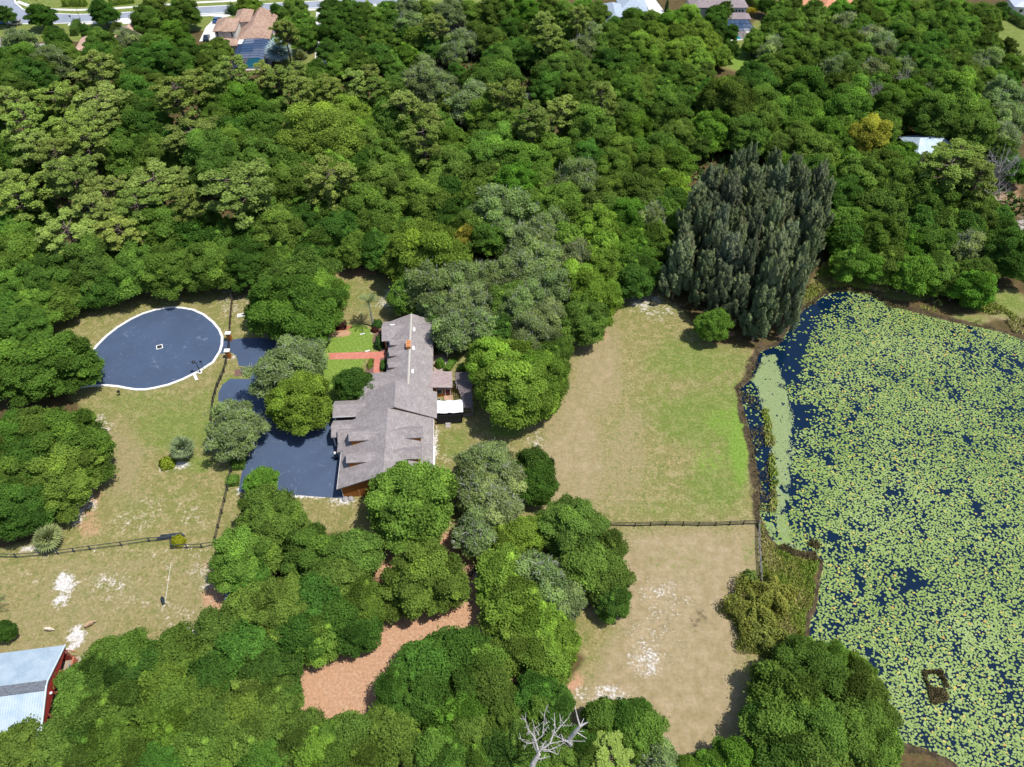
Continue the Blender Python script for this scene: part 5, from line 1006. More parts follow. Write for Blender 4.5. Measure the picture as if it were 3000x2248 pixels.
# bare white tree at the bottom
def dead_tree():
    x, y = P(1598, 2340, 0); rt = empty('dead_tree', (x, y, 0), 0, 'bleached leafless dead tree with forked white branches at the bottom edge', 'tree')
    m_dead = pmat('bleached_wood', (.45, .42, .40), .85, .25, 3)
    zpx = lambda X, Y, z: Vector((*P(1440 + X / 6.9125, 2040 + Y / 6.9125, z), z)) - Vector((x, y, 0))
    m = MB(); f = zpx(960, 1170, 13.5); m.tube([(0, 0, -.3), zpx(700, 1900, 7), zpx(850, 1350, 12), f], [.5, .42, .34, .26], 9); m.build('trunk', m_dead, rt)
    L = [[(960, 1170, 13.5, .3), (900, 930, 15, .24), (850, 800, 16, .17), (730, 660, 16.8, .11), (690, 470, 17.6, .05)], [(850, 800, 16, .12), (700, 600, 17, .05)], [(690, 480, 17.5, .06), (600, 455, 17.8, .03)], [(900, 900, 15.2, .17), (1030, 800, 16, .13), (1060, 560, 17, .09), (1080, 330, 18, .06), (1155, 170, 18.8, .03)], [(1040, 760, 16.2, .1), (1160, 580, 17, .04)], [(1070, 600, 17, .05), (1165, 495, 17.5, .025)],
         [(900, 920, 15, .14), (860, 720, 16.3, .1), (840, 640, 16.7, .05)], [(960, 790, 16, .11), (880, 640, 17, .08), (820, 480, 17.7, .04)], [(860, 640, 16.9, .06), (980, 590, 17.3, .03)], [(910, 920, 15, .12), (760, 960, 15.3, .09), (630, 910, 15.7, .06), (570, 820, 16.2, .03)], [(730, 950, 15.4, .05), (660, 1070, 15.2, .03)],
         [(960, 1120, 13.7, .3), (1180, 960, 15, .24), (1250, 770, 16, .19), (1285, 640, 16.8, .12), (1270, 330, 18, .05)], [(1250, 780, 16, .14), (1410, 600, 17, .11), (1380, 350, 18, .05)], [(1410, 600, 17, .08), (1560, 440, 17.8, .04)], [(1430, 600, 17, .07), (1610, 600, 17.3, .03)], [(1260, 780, 16, .1), (1470, 890, 15.8, .06)],
         [(1190, 960, 15, .13), (1480, 900, 15.8, .1), (1900, 915, 16.2, .04)], [(1000, 1080, 14, .2), (1180, 1090, 14.4, .14), (1400, 990, 15, .1), (1500, 920, 15.6, .06)], [(1050, 1110, 14, .13), (1200, 1120, 14.3, .1), (1350, 1185, 14.2, .05)], [(960, 1270, 12.8, .15), (1080, 1250, 13.1, .12), (1170, 1220, 13.4, .08)], [(920, 1140, 13.6, .14), (850, 960, 14.6, .12), (830, 860, 15.2, .1)], [(1000, 1060, 14, .2), (1100, 910, 14.9, .14)]]
    for br in L:
        m = MB(); m.tube([zpx(a, b, c) for a, b, c, _ in br], [q[3] * .55 for q in br], 6)
        for (a0, a1) in zip(br[:-1], br[1:]):
            for k in range(4):
                s0 = zpx(*a0[:3]).lerp(zpx(*a1[:3]), random.random()); e0 = s0 + Vector((random.uniform(-.5, .5), random.uniform(-.5, .5), random.uniform(.1, .7))) * random.uniform(.6, 1.6); m.tube([s0, s0.lerp(e0, .5) + Vector((0, 0, .08)), e0], [.035, .025, .012], 4)
        m.build('branch', m_dead, rt)
    m = MB(); 
    x2, y2 = P(1690, 2215, 0); 
    r2 = empty('snag_tree', (x2, y2, 0), 0, 'thick grey broken snag leaning beside the bleached dead tree', 'tree')
    z2 = lambda X, Y, z: Vector((*P(1440 + X / 6.9125, 2040 + Y / 6.9125, z), z)) - Vector((x2, y2, 0))
    m.tube([(0, 0, -.3), z2(1560, 890, 8), z2(1700, 720, 10.5), z2(1800, 600, 11.8), z2(1960, 520, 12.6)], [.45, .32, .30, .2, .05], 8); m.build('trunk', m_dead, r2)
    for br in ([(1790, 610, 11.8, .12), (1740, 430, 12.8, .08), (1690, 210, 13.8, .04)], [(1800, 600, 11.8, .1), (1870, 450, 12.5, .04)], [(1740, 740, 10.6, .08), (1930, 860, 10.4, .04)], [(1480, 890, 8.4, .08), (1640, 990, 8.3, .04)], [(1780, 710, 10.8, .06), (1880, 712, 11, .03)], [(1450, 880, 8.6, .07), (1410, 760, 9.2, .04)]):
        m = MB(); m.tube([z2(a, b, c) for a, b, c, _ in br], [q[3] for q in br], 5); m.build('branch', m_dead, r2)
dead_tree()

# ================================================================== LILY PADS, DUCKWEED, REEDS, GRASS TUFTS
def scatter(n, r, x0=36, x1=176, y0=20, y1=150): return r.uniform(x0, x1, n), r.uniform(y0, y1, n)
def discs(name, x, y, z, rad, v, mat, r, k=7, tilt=.05):
    n = len(x); a = np.linspace(0, 2 * np.pi, k, endpoint=False)[None] + r.uniform(0, 6.28, (n, 1)); el = r.uniform(.82, 1.0, (n, 1))
    t1 = r.normal(0, tilt, (n, 1)); t2 = r.normal(0, tilt, (n, 1)); R = rad[:, None]
    rr = R * np.where(np.arange(k)[None] == 0, .55, 1.0)      # the notch of the pad
    V = np.stack([x[:, None] + np.cos(a) * rr, y[:, None] + np.sin(a) * rr * el, z[:, None] + (t1 * np.cos(a) + t2 * np.sin(a)) * R], -1)
    return quad_mesh(name, V.reshape(-1, 3), v, mat, k)
def lilies():
    r = np.random.default_rng(17); x, y = scatter(300000, r)
    ok = (sd_poly(x, y, LAKE) < -.4); x, y = x[ok], y[ok]
    inv = lambda p: sd_poly(x, y, p)
    so = inv(OPEN); st = inv(THIN); sml = inv(MAT_L); sm2 = inv(MAT_L2); smr = inv(MAT_R)
    dens = .84 + 1.3 * (vnoise(x, y, 2.3, 3) - .5) + .7 * (vnoise(x, y, 7, 4) - .5) + .5 * (vnoise(x, y, 1.1, 6) - .5)
    left = np.array(PC(2000, 750, [(700, 700), (700, 1300), (700, 1600)])); dens -= np.where(y > PC(2000, 1498, [(800, 150)])[0][1], .25, .05) * np.exp(-np.maximum(0, x - np.interp(y, left[::-1, 1], left[::-1, 0])) / 3.5)
    dens = np.where(so < 0, .03, np.where(so < 2.5, dens * (.3 + so / 3.6), dens)); dens = np.where(st < 0, dens * .55 + .7 * (vnoise(x, y, 4, 8) - .52), dens)
    dens = np.where((sml < .2) | (smr < .2), 0, dens); dens = np.where(sm2 < 0, .35, dens)
    sl = sd_poly(x, y, LAKE); dens = np.where((x < np.interp(y, left[::-1, 1], left[::-1, 0]) - 1.5) & (y > left[-1, 1]), dens * .1, dens)
    keep = r.random(len(x)) < np.clip(dens, 0, 1); x, y = x[keep], y[keep]
    g = {}; K2 = []                                             # pads hardly overlap
    rad = r.uniform(.15, .29, len(x))
    for i in range(len(x)):
        c = (int(x[i] / .58), int(y[i] / .58)); bad = False
        for a in (-1, 0, 1):
            for b in (-1, 0, 1):
                for j in g.get((c[0] + a, c[1] + b), ()):
                    if (x[i] - x[j]) ** 2 + (y[i] - y[j]) ** 2 < (.52 * (rad[i] + rad[j])) ** 2: bad = True; break
                if bad: break
            if bad: break
        if not bad: g.setdefault(c, []).append(i); K2.append(i)
    x, y, rad = x[K2], y[K2], rad[K2]; n = len(x); v = np.clip(.33 + r.normal(0, .10, n) + .35 * (vnoise(x, y, 9, 31) - .5), .05, .62); yl = r.random(n); v = np.where(yl < .045, .72, v); v = np.where(yl < .004, .9, v)
    m = attrmat('lily_pad', [(0, (.135, .205, .042)), (.35, (.205, .285, .068)), (.62, (.26, .335, .115)), (.70, (.40, .36, .08)), (.85, (.45, .32, .06)), (.97, (.42, .19, .05))], .55)
    z = np.full(n, -.275) + r.uniform(0, .03, n)
    print('PADS', n)
    tag(link('lily_pads', discs('lily_pads', x, y, z, rad, v, m, r)), 'round yellow-green lily pads crowding the dark lake', 'lily pads', kind='stuff')
    # duckweed mats: thousands of tiny leaves
    xs, ys, vs = [], [], []
    for poly, n, hole in ((MAT_L, 60000, .30), (MAT_R, 40000, .34), (MAT_L2, 14000, .42)):
        p = np.array(poly); a = r.uniform(p[:, 0].min(), p[:, 0].max(), n); b = r.uniform(p[:, 1].min(), p[:, 1].max(), n); s = sd_poly(a, b, poly)
        k = (s < .5 - 2.4 * vnoise(a, b, 1.3, 12) * r.random(n) ** .3) & (vnoise(a, b, 1.7, 9) * .6 + vnoise(a, b, .6, 10) * .4 > hole); xs.append(a[k]); ys.append(b[k])
    xs = np.concatenate(xs); ys = np.concatenate(ys); n = len(xs); rr = r.uniform(.07, .16, n)
    m2 = attrmat('duckweed', [(0, (.15, .21, .075)), (.5, (.215, .28, .115)), (1, (.27, .31, .155))], .8)
    tag(link('duckweed', discs('duckweed', xs, ys, np.full(n, -.285) + r.uniform(0, .01, n), rr, r.random(n), m2, r, 5)), 'pale green duckweed mat along the lake edge', 'duckweed', kind='stuff')
lilies()
def blades(name, polys, label, cat, mat, r, hh=(.4, 1.2), w=.12):
    C, NN, AX, LL, v = [], [], [], [], []
    for poly, n, base, nz_ in polys:
        p = np.array(poly); a = r.uniform(p[:, 0].min(), p[:, 0].max(), n); b = r.uniform(p[:, 1].min(), p[:, 1].max(), n); k = (sd_poly(a, b, poly) < .8 * (vnoise(a, b, 1.5, 5) - .6)) & (vnoise(a, b, 2.2, 21) > nz_); a, b = a[k], b[k]; m = len(a)
        h = r.uniform(*hh, m); ax = r.normal(0, .45, (m, 3)); ax[:, 2] = 1; cl = vnoise(a, b, 3.1, 14)
        C.append(np.stack([a, b, base + h * .4], 1)); AX.append(ax); NN.append(np.cross(ax, r.normal(size=(m, 3))) + np.array([0, 0, .35])); LL.append(h * 1.15); v.append(np.clip(.75 * cl + .12 + r.normal(0, .13, m), 0, 1))
    C, NN, AX = map(np.concatenate, (C, NN, AX)); L = np.concatenate(LL)
    o = link(name, quad_mesh(name, cards(C, NN, L, w * 1.6, r, axis=AX), np.concatenate(v), mat)); return tag(o, label, cat, kind='stuff')
rb = np.random.default_rng(23)
m_marsh = attrmat('marsh_blade', [(0, (.15, .25, .03)), (.4, (.26, .34, .045)), (.62, (.36, .34, .09)), (.85, (.46, .37, .20))], .9)
blades('marsh_grass', [(MARSH, 42000, -.1, -1), (SHORE, 30000, -.1, -1), (PC(2000, 750, [(1750, 250), (1950, 260), (2211, 430), (2300, 520), (2150, 500), (2090, 430), (1900, 340)]), 9000, 0, .2), (REED_L, 5000, -.35, .25), (MAT_R, 3500, -.35, .72)], 'tall yellow-green marsh grass along the lake shore', 'marsh grass', m_marsh, rb)
m_reed = attrmat('reed_blade', [(0, (.09, .08, .03)), (.5, (.17, .135, .06)), (1, (.25, .20, .10))], .9)
SH2 = PC(2000, 750, [(760, 320), (850, 250), (940, 195), (1080, 190), (1250, 215), (1340, 290), (1480, 325), (1450, 350), (1330, 330), (1240, 260), (1080, 225), (950, 235), (880, 285), (800, 345)])
CHAN = PC(2000, 750, [(470, 620), (520, 640), (500, 720), (460, 800), (490, 900), (520, 1000), (560, 1200), (590, 1450), (600, 1658), (470, 1658), (445, 1300), (405, 1100), (375, 1000), (345, 850), (415, 790)])
blades('brown_reeds', [(CHAN, 5200, -.33, .35), (SH2, 9000, -.3, .2), (PC(2000, 1498, [(600, 230), (720, 300), (900, 330), (860, 250), (760, 260), (660, 210)]), 4000, -.3, .2), (PC(2000, 1498, [(1570, 1040), (1690, 1030), (1720, 1130), (1760, 1200), (1700, 1260), (1610, 1240), (1580, 1140)]), 4200, -.28, .42), (PC(2000, 1498, [(800, 170), (890, 180), (880, 240), (810, 230)]), 900, -.28, .2)], 'dull brown reeds standing in the shallows', 'reeds', m_reed, rb, (.4, .9), .10)
# undergrowth of the woods
UND = FILL
m_und = attrmat('undergrowth_leaf', [(0, (.03, .055, .012)), (.5, (.06, .11, .02)), (1, (.10, .15, .03))], .9)
blades('undergrowth', [(UND, 60000, 0, .35)], 'dark green undergrowth between the trunks of the wood', 'undergrowth', m_und, rb, (.5, 1.8), .6)
# ================================================================== THE HOUSES BEHIND THE WOOD
def tile(name, a, b2):
    m, nt, b = nodes(name); n1 = noise(nt, 1.1, 5, .75); n2 = noise(nt, 6, 3, .7)
    tc = N(nt, 'ShaderNodeTexCoord'); w = N(nt, 'ShaderNodeTexWave', wave_type='BANDS', bands_direction='Y'); w.inputs['Scale'].default_value = 1.0; nt.links.new(tc.outputs['Object'], w.inputs[0])
    c = mixc(nt, step(nt, n1, .35, .65), a, b2); c = mixc(nt, math_(nt, 'MULTIPLY', step(nt, w.outputs['Fac'], .7, 1), .35), c, tuple(x * .55 for x in a)); c = mixc(nt, 1.0, c, mixc(nt, step(nt, n2, .3, .7), (.78, .78, .8), (1.15, 1.13, 1.1)), 'MULTIPLY')
    nt.links.new(c, b.inputs['Base Color']); b.inputs['Roughness'].default_value = .85; bump(nt, b, w.outputs['Fac'], .4, .08); return m
M_terra = tile('terracotta_tile', (.25, .155, .11), (.37, .26, .20)); M_salmon = tile('salmon_tile', (.42, .26, .195), (.48, .34, .27)); M_slate = tile('slate_tile', (.27, .33, .39), (.32, .38, .45)); M_brownr = tile('brown_grey_tile', (.19, .155, .16), (.25, .21, .215)); M_oran = tile('orange_tile', (.42, .18, .10), (.46, .23, .14))
M_cream = pmat('cream_stucco', (.62, .60, .54), .85, .06, 2)
def hip(mb, x0, x1, y0, y1, ze, zr, ridge='x', inset=None, th=.2):
    w = (y1 - y0) / 2 if ridge == 'x' else (x1 - x0) / 2; i = w if inset is None else inset; xm, ym = (x0 + x1) / 2, (y0 + y1) / 2
    a, b, c, d = (x0, y0, ze), (x1, y0, ze), (x1, y1, ze), (x0, y1, ze)
    if ridge == 'x': r0, r1 = (min(x0 + i, xm), ym, zr), (max(x1 - i, xm), ym, zr); mb.poly([a, b, r1, r0]); mb.poly([b, c, r1]); mb.poly([c, d, r0, r1]); mb.poly([d, a, r0])
    else: r0, r1 = (xm, min(y0 + i, ym), zr), (xm, max(y1 - i, ym), zr); mb.poly([b, c, r1, r0]); mb.poly([a, b, r0]); mb.poly([d, a, r0, r1]); mb.poly([c, d, r1])
    n = [(x0, y0), (x1, y0), (x1, y1), (x0, y1)]
    for k in range(4): p, q = n[k], n[(k + 1) % 4]; mb.poly([(*p, ze - th), (*q, ze - th), (*q, ze), (*p, ze)])
    mb.poly([(x0, y1, ze - th), (x1, y1, ze - th), (x1, y0, ze - th), (x0, y0, ze - th)])
def hip_part(parent, mat, *a, **k): m = MB(); hip(m, *a, **k); return m.build('roof', mat, parent)
def wall(parent, x0, x1, y0, y1, z0, z1, mat=None): m = MB(); m.box(x0, x1, y0, y1, z0, z1); return m.build('wall', mat or M_cream, parent)
# the villa with the pool cage
vo = P(560 + 1275 / 5.53, 630 / 5.53, 3.2); vil = empty('villa', (*vo, 0), math.radians(5), 'cream villa with mottled terracotta roofs and a two-storey left wing by the street', 'house')
hip_part(vil, M_terra, -11, .1, -.2, 17.4, 3.3, 6.6, 'y'); wall(vil, -10.5, -.4, .3, 16.9, 0, 3.15)
hip_part(vil, M_terra, -8, -1.6, 12.6, 22.2, 3.9, 6.9, 'y', 4.0); wall(vil, -7.6, -2, 13, 21.8, 0, 3.75)
hip_part(vil, M_terra, -2.2, .3, 17.6, 22.6, 3.1, 4.2, 'y'); wall(vil, -2.0, 0, 17.9, 22.3, 0, 2.95)
hip_part(vil, M_terra, -18.6, -10.9, .6, 11.2, 6.1, 7.9, 'y'); wall(vil, -18.1, -11.3, 1.1, 10.8, 0, 5.95)
hip_part(vil, M_terra, -15.2, -11.2, -.1, 4, 6.14, 7.3, 'y'); wall(vil, -15.0, -11.5, .5, 2, 0, 5.9)
hip_part(vil, M_terra, -19.0, -10.4, -4.1, .8, 3.05, 4.7, 'x', 4.0); wall(vil, -18.5, -10.9, -3.6, .4, 0, 2.9)
hip_part(vil, M_terra, -13.5, -7.6, 10, 20.6, 5.2, 7.0, 'y', 3.5); wall(vil, -13.0, -8.1, 10.5, 20.1, 0, 5.05)
hip_part(vil, M_terra, -17.2, -12.5, 9, 17.5, 3.3, 4.9, 'y'); wall(vil, -16.8, -12.9, 9.5, 17, 0, 3.15)
for x, y in ((-17.3, 1.1), (-12.4, .5)): window_y(x, y, 4.9, .6, 1.5, vil)
for y in (3, 7, 11): window_x(-.4, y, 1.6, 1.3, 1.4, 1, vil)
m_cage = pmat('cage_frame', (.035, .055, .10), .5, .2, 3)
m_mesh, nt, b = nodes('insect_screen'); b.inputs['Base Color'].default_value = (.035, .075, .16, 1); b.inputs['Roughness'].default_value = .5; b.inputs['Alpha'].default_value = .62
cage = empty('pool_cage', vil.matrix_basis @ Vector((-5.0, -8, 0)), math.radians(5), 'long dark blue screened pool cage attached to the terracotta villa', 'pool cage')
xs0, xs1, yb, yf = -5.4, 4.9, 7.6, -7.6
def czt(x): return 2.7 + .9 * min(1, (1 - abs(x) / 5.4) * 2.2)
prof = [-5.4, -3.2, 0, 3.0, 4.9]
m = MB()
for a, c in zip(prof[:-1], prof[1:]): m.poly([(a, yf, czt(a)), (c, yf, czt(c)), (c, yb, czt(c)), (a, yb, czt(a))])
m.poly([(xs0, yf, 0), (xs0, yf, czt(xs0)), (xs0, yb, czt(xs0)), (xs0, yb, 0)]); m.poly([(xs1, yf, 0), (xs1, yb, 0), (xs1, yb, czt(xs1)), (xs1, yf, czt(xs1))]); m.poly([(xs0, yf, 0), (xs1, yf, 0)] + [(x, yf, czt(x)) for x in reversed(prof)])
m.build('screen', m_mesh, cage)
for i in range(9):
    y = yf + (yb - yf) * i / 8; m = MB()
    for a, c in zip(prof[:-1], prof[1:]): m.bar((a, y, czt(a) + .02), (c, y, czt(c) + .02), .09, .12)
    m.bar((xs0, y, 0), (xs0, y, czt(xs0)), .1, .1); m.bar((xs1, y, 0), (xs1, y, czt(xs1)), .1, .1); m.build('frame_rib', m_cage, cage)
m = MB()
for x in prof: m.bar((x, yf, czt(x) + .03), (x, yb, czt(x) + .03), .06, .08)
m.build('frame_purlin', m_cage, cage)
def vw(x, y): return tuple((vil.matrix_basis @ Vector((x, y, 0)))[:2])
m_pool, nt, b = nodes('pool_water'); b.inputs['Base Color'].default_value = (.02, .36, .46, 1); b.inputs['Roughness'].default_value = .1
sheet('pool_deck', [vw(-11, -16.5), vw(1.4, -16.5), vw(1.4, 0), vw(-11, 0)], .014, pmat('deck_paver', (.50, .45, .40), .8, .1, 2))
sheet('pool_water', [vw(-7.2, -14.5), vw(-2.2, -14.5), vw(-2.4, -8), vw(-4, -6.8), vw(-7, -8)], .022, m_pool)
m = MB(); m.prism([(-10.3, -3.3, 3.2), (-5.0, -3.3, 3.2), (-5.0, -.2, 3.35), (-10.3, -.2, 3.35)], .12); m.build('patio_roof', M_white, vil)
def house_simple(name, label, org, z, rot, mat, parts, walls, wins=()):
    h = empty(name, (*org, 0), math.radians(rot), label, 'house')
    for p in parts: hip_part(h, mat, *p[:6], **(p[6] if len(p) > 6 else {}))
    for w in walls: wall(h, *w)
    for kind, *a in wins: (window_y if kind == 'y' else window_x)(*a, h)
    return h
house_simple('bungalow', 'salmon tiled bungalow mostly hidden by trees left of the villa', P(1020 / 4.424, 560 / 4.424, 3), 3, 8, M_salmon, [(0, 13, -6.5, 6.5, 3.1, 5.4), (9, 20, -9.8, 3, 3.12, 5.2, dict(ridge='y')), (12, 20, 1, 11, 3.14, 5.6, dict(ridge='y'))], [(.5, 12.5, -6, 6, 0, 2.95), (9.5, 19.5, -9.3, 2.5, 0, 2.93), (12.5, 19.5, 2.6, 10.5, 0, 2.91)], [('y', 3, -6.0, 1.6, 1.4, 1.2), ('y', 12, -9.3, 1.6, 1.8, 1.4)])
house_simple('bungalow', 'slate-blue hip-roofed house at the top edge of the picture', P(1700 + 950 / 6.32, 210 / 6.32, 3), 3, 0, M_slate, [(-4.6, 6, -.4, 12, 3.1, 5.8), (-11.4, -2.6, -12.4, 6, 3.14, 5.6, dict(ridge='y'))], [(-4.2, 5.5, 0, 11.5, 0, 2.95), (-10.9, -3.1, -11.9, 5.5, 0, 2.97)], [('y', -1, 0, 1.6, 1.6, 1.2), ('y', 3, 0, 1.6, 1.6, 1.2)])
br = house_simple('villa', 'white two-storey villa with brown-grey roof above a blue pool cage', P(2000 + 705 / 3.687, 85 / 3.687, 6), 6, 0, M_brownr, [(-20.5, .2, -.2, 11, 6.1, 8.6), (-8.6, 1.2, -3.2, 2, 3.3, 4.6)], [(-20, -.3, .3, 10.5, 0, 5.95), (-8.2, .7, -2.7, 1.5, 0, 3.15)], [('y', -1.6, .3, 4.7, .7, 1.2), ('y', -2.7, .3, 4.7, .7, 1.2), ('y', -3.8, .3, 4.7, .7, 1.2), ('y', -14, .3, 4.7, 1.2, 1.2), ('y', -2, -2.7, 1.6, 2.0, 1.6)])
bo = P(2000 + 705 / 3.687, 85 / 3.687, 6)
cg = empty('pool_cage', (bo[0] - 4.2, bo[1] - 7.6, 0), 0, 'blue flat-topped pool cage behind the white two-storey villa', 'pool cage')
m = MB(); m.poly([(-5.5, -4.4, 2.75), (5.5, -4.4, 2.75), (4.2, 4.4, 3.1), (-3.8, 4.4, 3.1)]); m.build('screen', m_mesh, cg)
for i in range(6):
    m = MB(); t = i / 5; m.bar((-5.5 + 11 * t, -4.4, 2.8), (-3.8 + 8 * t, 4.4, 3.15), .09, .1); m.bar((-5.5 + 11 * t, -4.4, 0), (-5.5 + 11 * t, -4.4, 2.8), .08, .08); m.build('frame_rib', m_cage, cg)
m = MB()
for t in (0, .33, .66, 1): m.bar((-5.5 + 1.7 * t, -4.4 + 8.8 * t, 2.8 + .35 * t), (5.5 - 1.3 * t, -4.4 + 8.8 * t, 2.8 + .35 * t), .07, .09)
m.build('frame_purlin', m_cage, cg)
sheet('pool_deck', [(bo[0] - 14, bo[1] - 14), (bo[0] + 1.8, bo[1] - 12.6), (bo[0] + 1.2, bo[1] - 3), (bo[0] - 12, bo[1] - 3)], .014, pmat('deck_concrete', (.52, .47, .44), .8, .1, 2))
sheet('pool_water', [(bo[0] - 12.5, bo[1] - 13), (bo[0] - 3.5, bo[1] - 12), (bo[0] - 4, bo[1] - 9), (bo[0] - 12, bo[1] - 9.5)], .022, m_pool)
oo = P(2000 + 1560 / 3.687, 88 / 3.687, 3)
house_simple('bungalow', 'orange tiled house beyond the wood at the top right', oo, 3, 14, M_oran, [(-1.5, 13.5, -.2, 11, 3.1, 5.9), (-14.5, 1, 3.5, 13, 3.14, 5.9)], [(-1, 13, .3, 10.5, 0, 2.95), (-14, .5, 4, 12.5, 0, 2.93)], [('y', 2.5, .3, 1.6, 2, 1.4), ('y', 7, .3, 1.6, 1.5, 1.4)])
co = P(2550 + 1020 / 7.373, 340 + 830 / 7.373, 3); rc_ = math.atan2(9.5, -1.9) - math.pi / 2
ct = house_simple('cottage', 'cottage with pale blue metal roof half hidden in the right-hand wood', co, 3, math.degrees(rc_), m_met, [(-.2, 12.4, -.2, 9.6, 3.05, 5.0, dict(ridge='x', inset=3.0))], [(.3, 11.9, .3, 9.1, 0, 2.9, pmat('mossy_stucco', (.33, .31, .19), .9, .25, 1.5))], [('x', .3, 4.5, 1.6, 1.2, 1.1, -1)])
house_simple('bungalow', 'grey-brown roofed house at the far left edge near the parked cars', P(8, 118, 3), 3, 0, M_brownr, [(-12, 6.5, -14, 1.5, 3.1, 5.4, dict(ridge='y'))], [(-11.5, 6, -13.5, 1, 0, 2.95)], [('y', 2.5, -13.5, 1.6, 1.6, 1.2)])
house_simple('bungalow', 'white-walled low house showing through the trees near the left edge', P(118, 142, 2.8), 2.8, 6, pmat('light_grey_roof', (.50, .50, .50), .8, .1, 2), [(-2.5, 5, -5, 3.5, 2.9, 4.0)], [(-2.1, 4.6, -4.6, 3.1, 0, 2.75)], [('y', 1, -4.6, 1.5, 1.2, 1.0)])
house_simple('bungalow', 'white house corner at the top right edge beyond the hedge', P(2985, 25, 2.6), 2.6, -8, pmat('pale_roof', (.46, .50, .58), .7, .1, 2), [(-1.5, 10, .5, 10, 2.9, 4.6)], [(-1.1, 9.6, .9, 9.6, 0, 2.75, M_white)], [('y', 1.5, .9, 1.5, 1.2, 1.0)])
house_simple('bungalow', 'red roofed house almost hidden under the trees right of the drive', P(1055, 120, 3), 3, 10, M_oran, [(-5, 6, -4, 5, 3.1, 5.0)], [(-4.5, 5.5, -3.5, 4.5, 0, 2.95)], [('y', 0, -3.5, 1.6, 1.4, 1.2)])
# hedges at the back
hedge('long clipped hedge across the street left of the round street tree', c1([(415, 40)])[0], c1([(565, 38)])[0], 2.4, 2.6, (.16, .25, .03), 41)
hedge('long clipped hedge across the street right of the round street tree', c1([(715, 36)])[0], c1([(870, 18)])[0], 2.2, 2.6, (.15, .24, .03), 42)
tr_ = lambda x, y: P(2700 + x / 7.373, y / 7.373)
hedge('tall dark hedge at the top right edge below the white house', tr_(1770, 340), tr_(2260, 640), 2.6, 2.8, (.06, .13, .03), 43)
hedge('tall hedge running up beside the white two-storey villa', P(2000 + 720 / 3.687, 0), P(2000 + 800 / 3.687, 100 / 3.687), 2.4, 2.4, (.11, .19, .03), 44)
hedge('dark clipped hedge in front of the salmon bungalow', c1([(510, 165)])[0], c1([(485, 235)])[0], 2.6, 2.4, (.08, .15, .03), 45)
shrub('round_shrub', 'yellow flowering shrubs at the corner of the white two-storey villa', 'bush', *P(2000 + 730 / 3.687, 130 / 3.687), 2.4, 1.3, 1.5, (.33, .28, .03), 46)
shrub('round_shrub', 'dark conical bush by the villa driveway', 'bush', *c1([(1525, 85)])[0], 3.0, 2.4, 3.0, (.06, .12, .03), 47)
shrub('round_shrub', 'red tinged shrub beside the right wall of the terracotta villa', 'bush', *tq(1410, 470), 1.8, 2.2, 2.6, (.15, .15, .04), 48)
shrub('round_shrub', 'dark green shrub right of the villa below the red tinged shrub', 'bush', *tq(1390, 740), 1.7, 1.9, 2.4, (.09, .16, .03), 49)
shrub('round_shrub', 'narrow dark cypress at the end of the concrete drive', 'bush', *P(1700 + 1590 / 6.32, 215 / 6.32), .7, .7, 4.0, (.05, .09, .03), 50)

# ================================================================== CARS
def car(label, x, y, rz, col, L=4.6, Wd=1.85, hh=1.65, suv=True):
    rt = empty('parked_car', (x, y, 0), rz, label, 'car'); w = Wd / 2; paint = pmat('car_paint', col, .3, .05, 1, spec=.5)
    side = [(-L / 2, .45), (-L / 2 + .05, .85), (-L / 2 + .15, 1.0), (L / 2 - 1.25, 1.0), (L / 2 - .25, .85), (L / 2, .6), (L / 2 - .05, .35), (-L / 2 + .05, .3)]
    m = MB(); n = len(side)
    for s in (-w, w): m.v += [(a, s, b) for a, b in side]
    m.f += [tuple(range(n)), tuple(range(2 * n - 1, n - 1, -1))] + [((i + 1) % n, i, n + i, n + (i + 1) % n) for i in range(n)]; m.build('body', paint, rt)
    r0 = -L / 2 + (.25 if suv else .75); top = [(r0, .99), (r0 + .3, hh), (L / 2 - 2.15, hh), (L / 2 - 1.3, .99)]
    m = MB()
    for s, f in ((-w + .05, 1), (w - .05, 1)): m.v += [(a, s * (1 if b < 1 else .86), b) for a, b in top]
    m.f += [(0, 1, 2, 3), (7, 6, 5, 4)] + [((i + 1) % 4, i, 4 + i, 4 + (i + 1) % 4) for i in range(4)]; m.build('window', M_glass, rt)
    m = MB(); m.prism([(r0 + .25, -w * .8, hh + .05), (L / 2 - 2.1, -w * .8, hh + .05), (L / 2 - 2.1, w * .8, hh + .05), (r0 + .25, w * .8, hh + .05)], .07); m.build('roof', paint, rt)
    for a in (-L / 2 + .85, L / 2 - .85):
        for s in (-1, 1):
            m = MB(); b = len(m.v); k = 12
            for yy in (s * (w - .2), s * (w + .02)): m.v += [(a + .34 * math.cos(t * 2 * math.pi / k), yy, .34 + .34 * math.sin(t * 2 * math.pi / k)) for t in range(k)]
            m.f += [tuple(range(k)), tuple(range(2 * k - 1, k - 1, -1))] + [(i, (i + 1) % k, k + (i + 1) % k, k + i) for i in range(k)]; m.build('wheel', m_scr, rt)
    for s in (-1, 1):
        m = MB(); m.box(L / 2 - .22, L / 2 - .05, s * w * .72 - .2, s * w * .72 + .2, .62, .76); m.build('headlight', M_white, rt)
    return rt
zz = lambda x, y: P(x / 4.424, y / 4.424)
car('silver SUV with dark windows parked on the street at the top left', *zz(205, 325), math.radians(12 + 180), (.38, .36, .30))
car('blue car partly cut off by the left edge under a street tree', *zz(15, 310), math.radians(5), (.02, .12, .35), suv=False, hh=1.45)
car('dark navy car parked on the villa drive behind the trees', *tq(255, 640), math.radians(100), (.02, .03, .06), suv=False, hh=1.45)
car('small blue car half hidden behind the left wing of the villa', *tq(425, 350), math.radians(85), (.03, .10, .25), suv=False, hh=1.45)

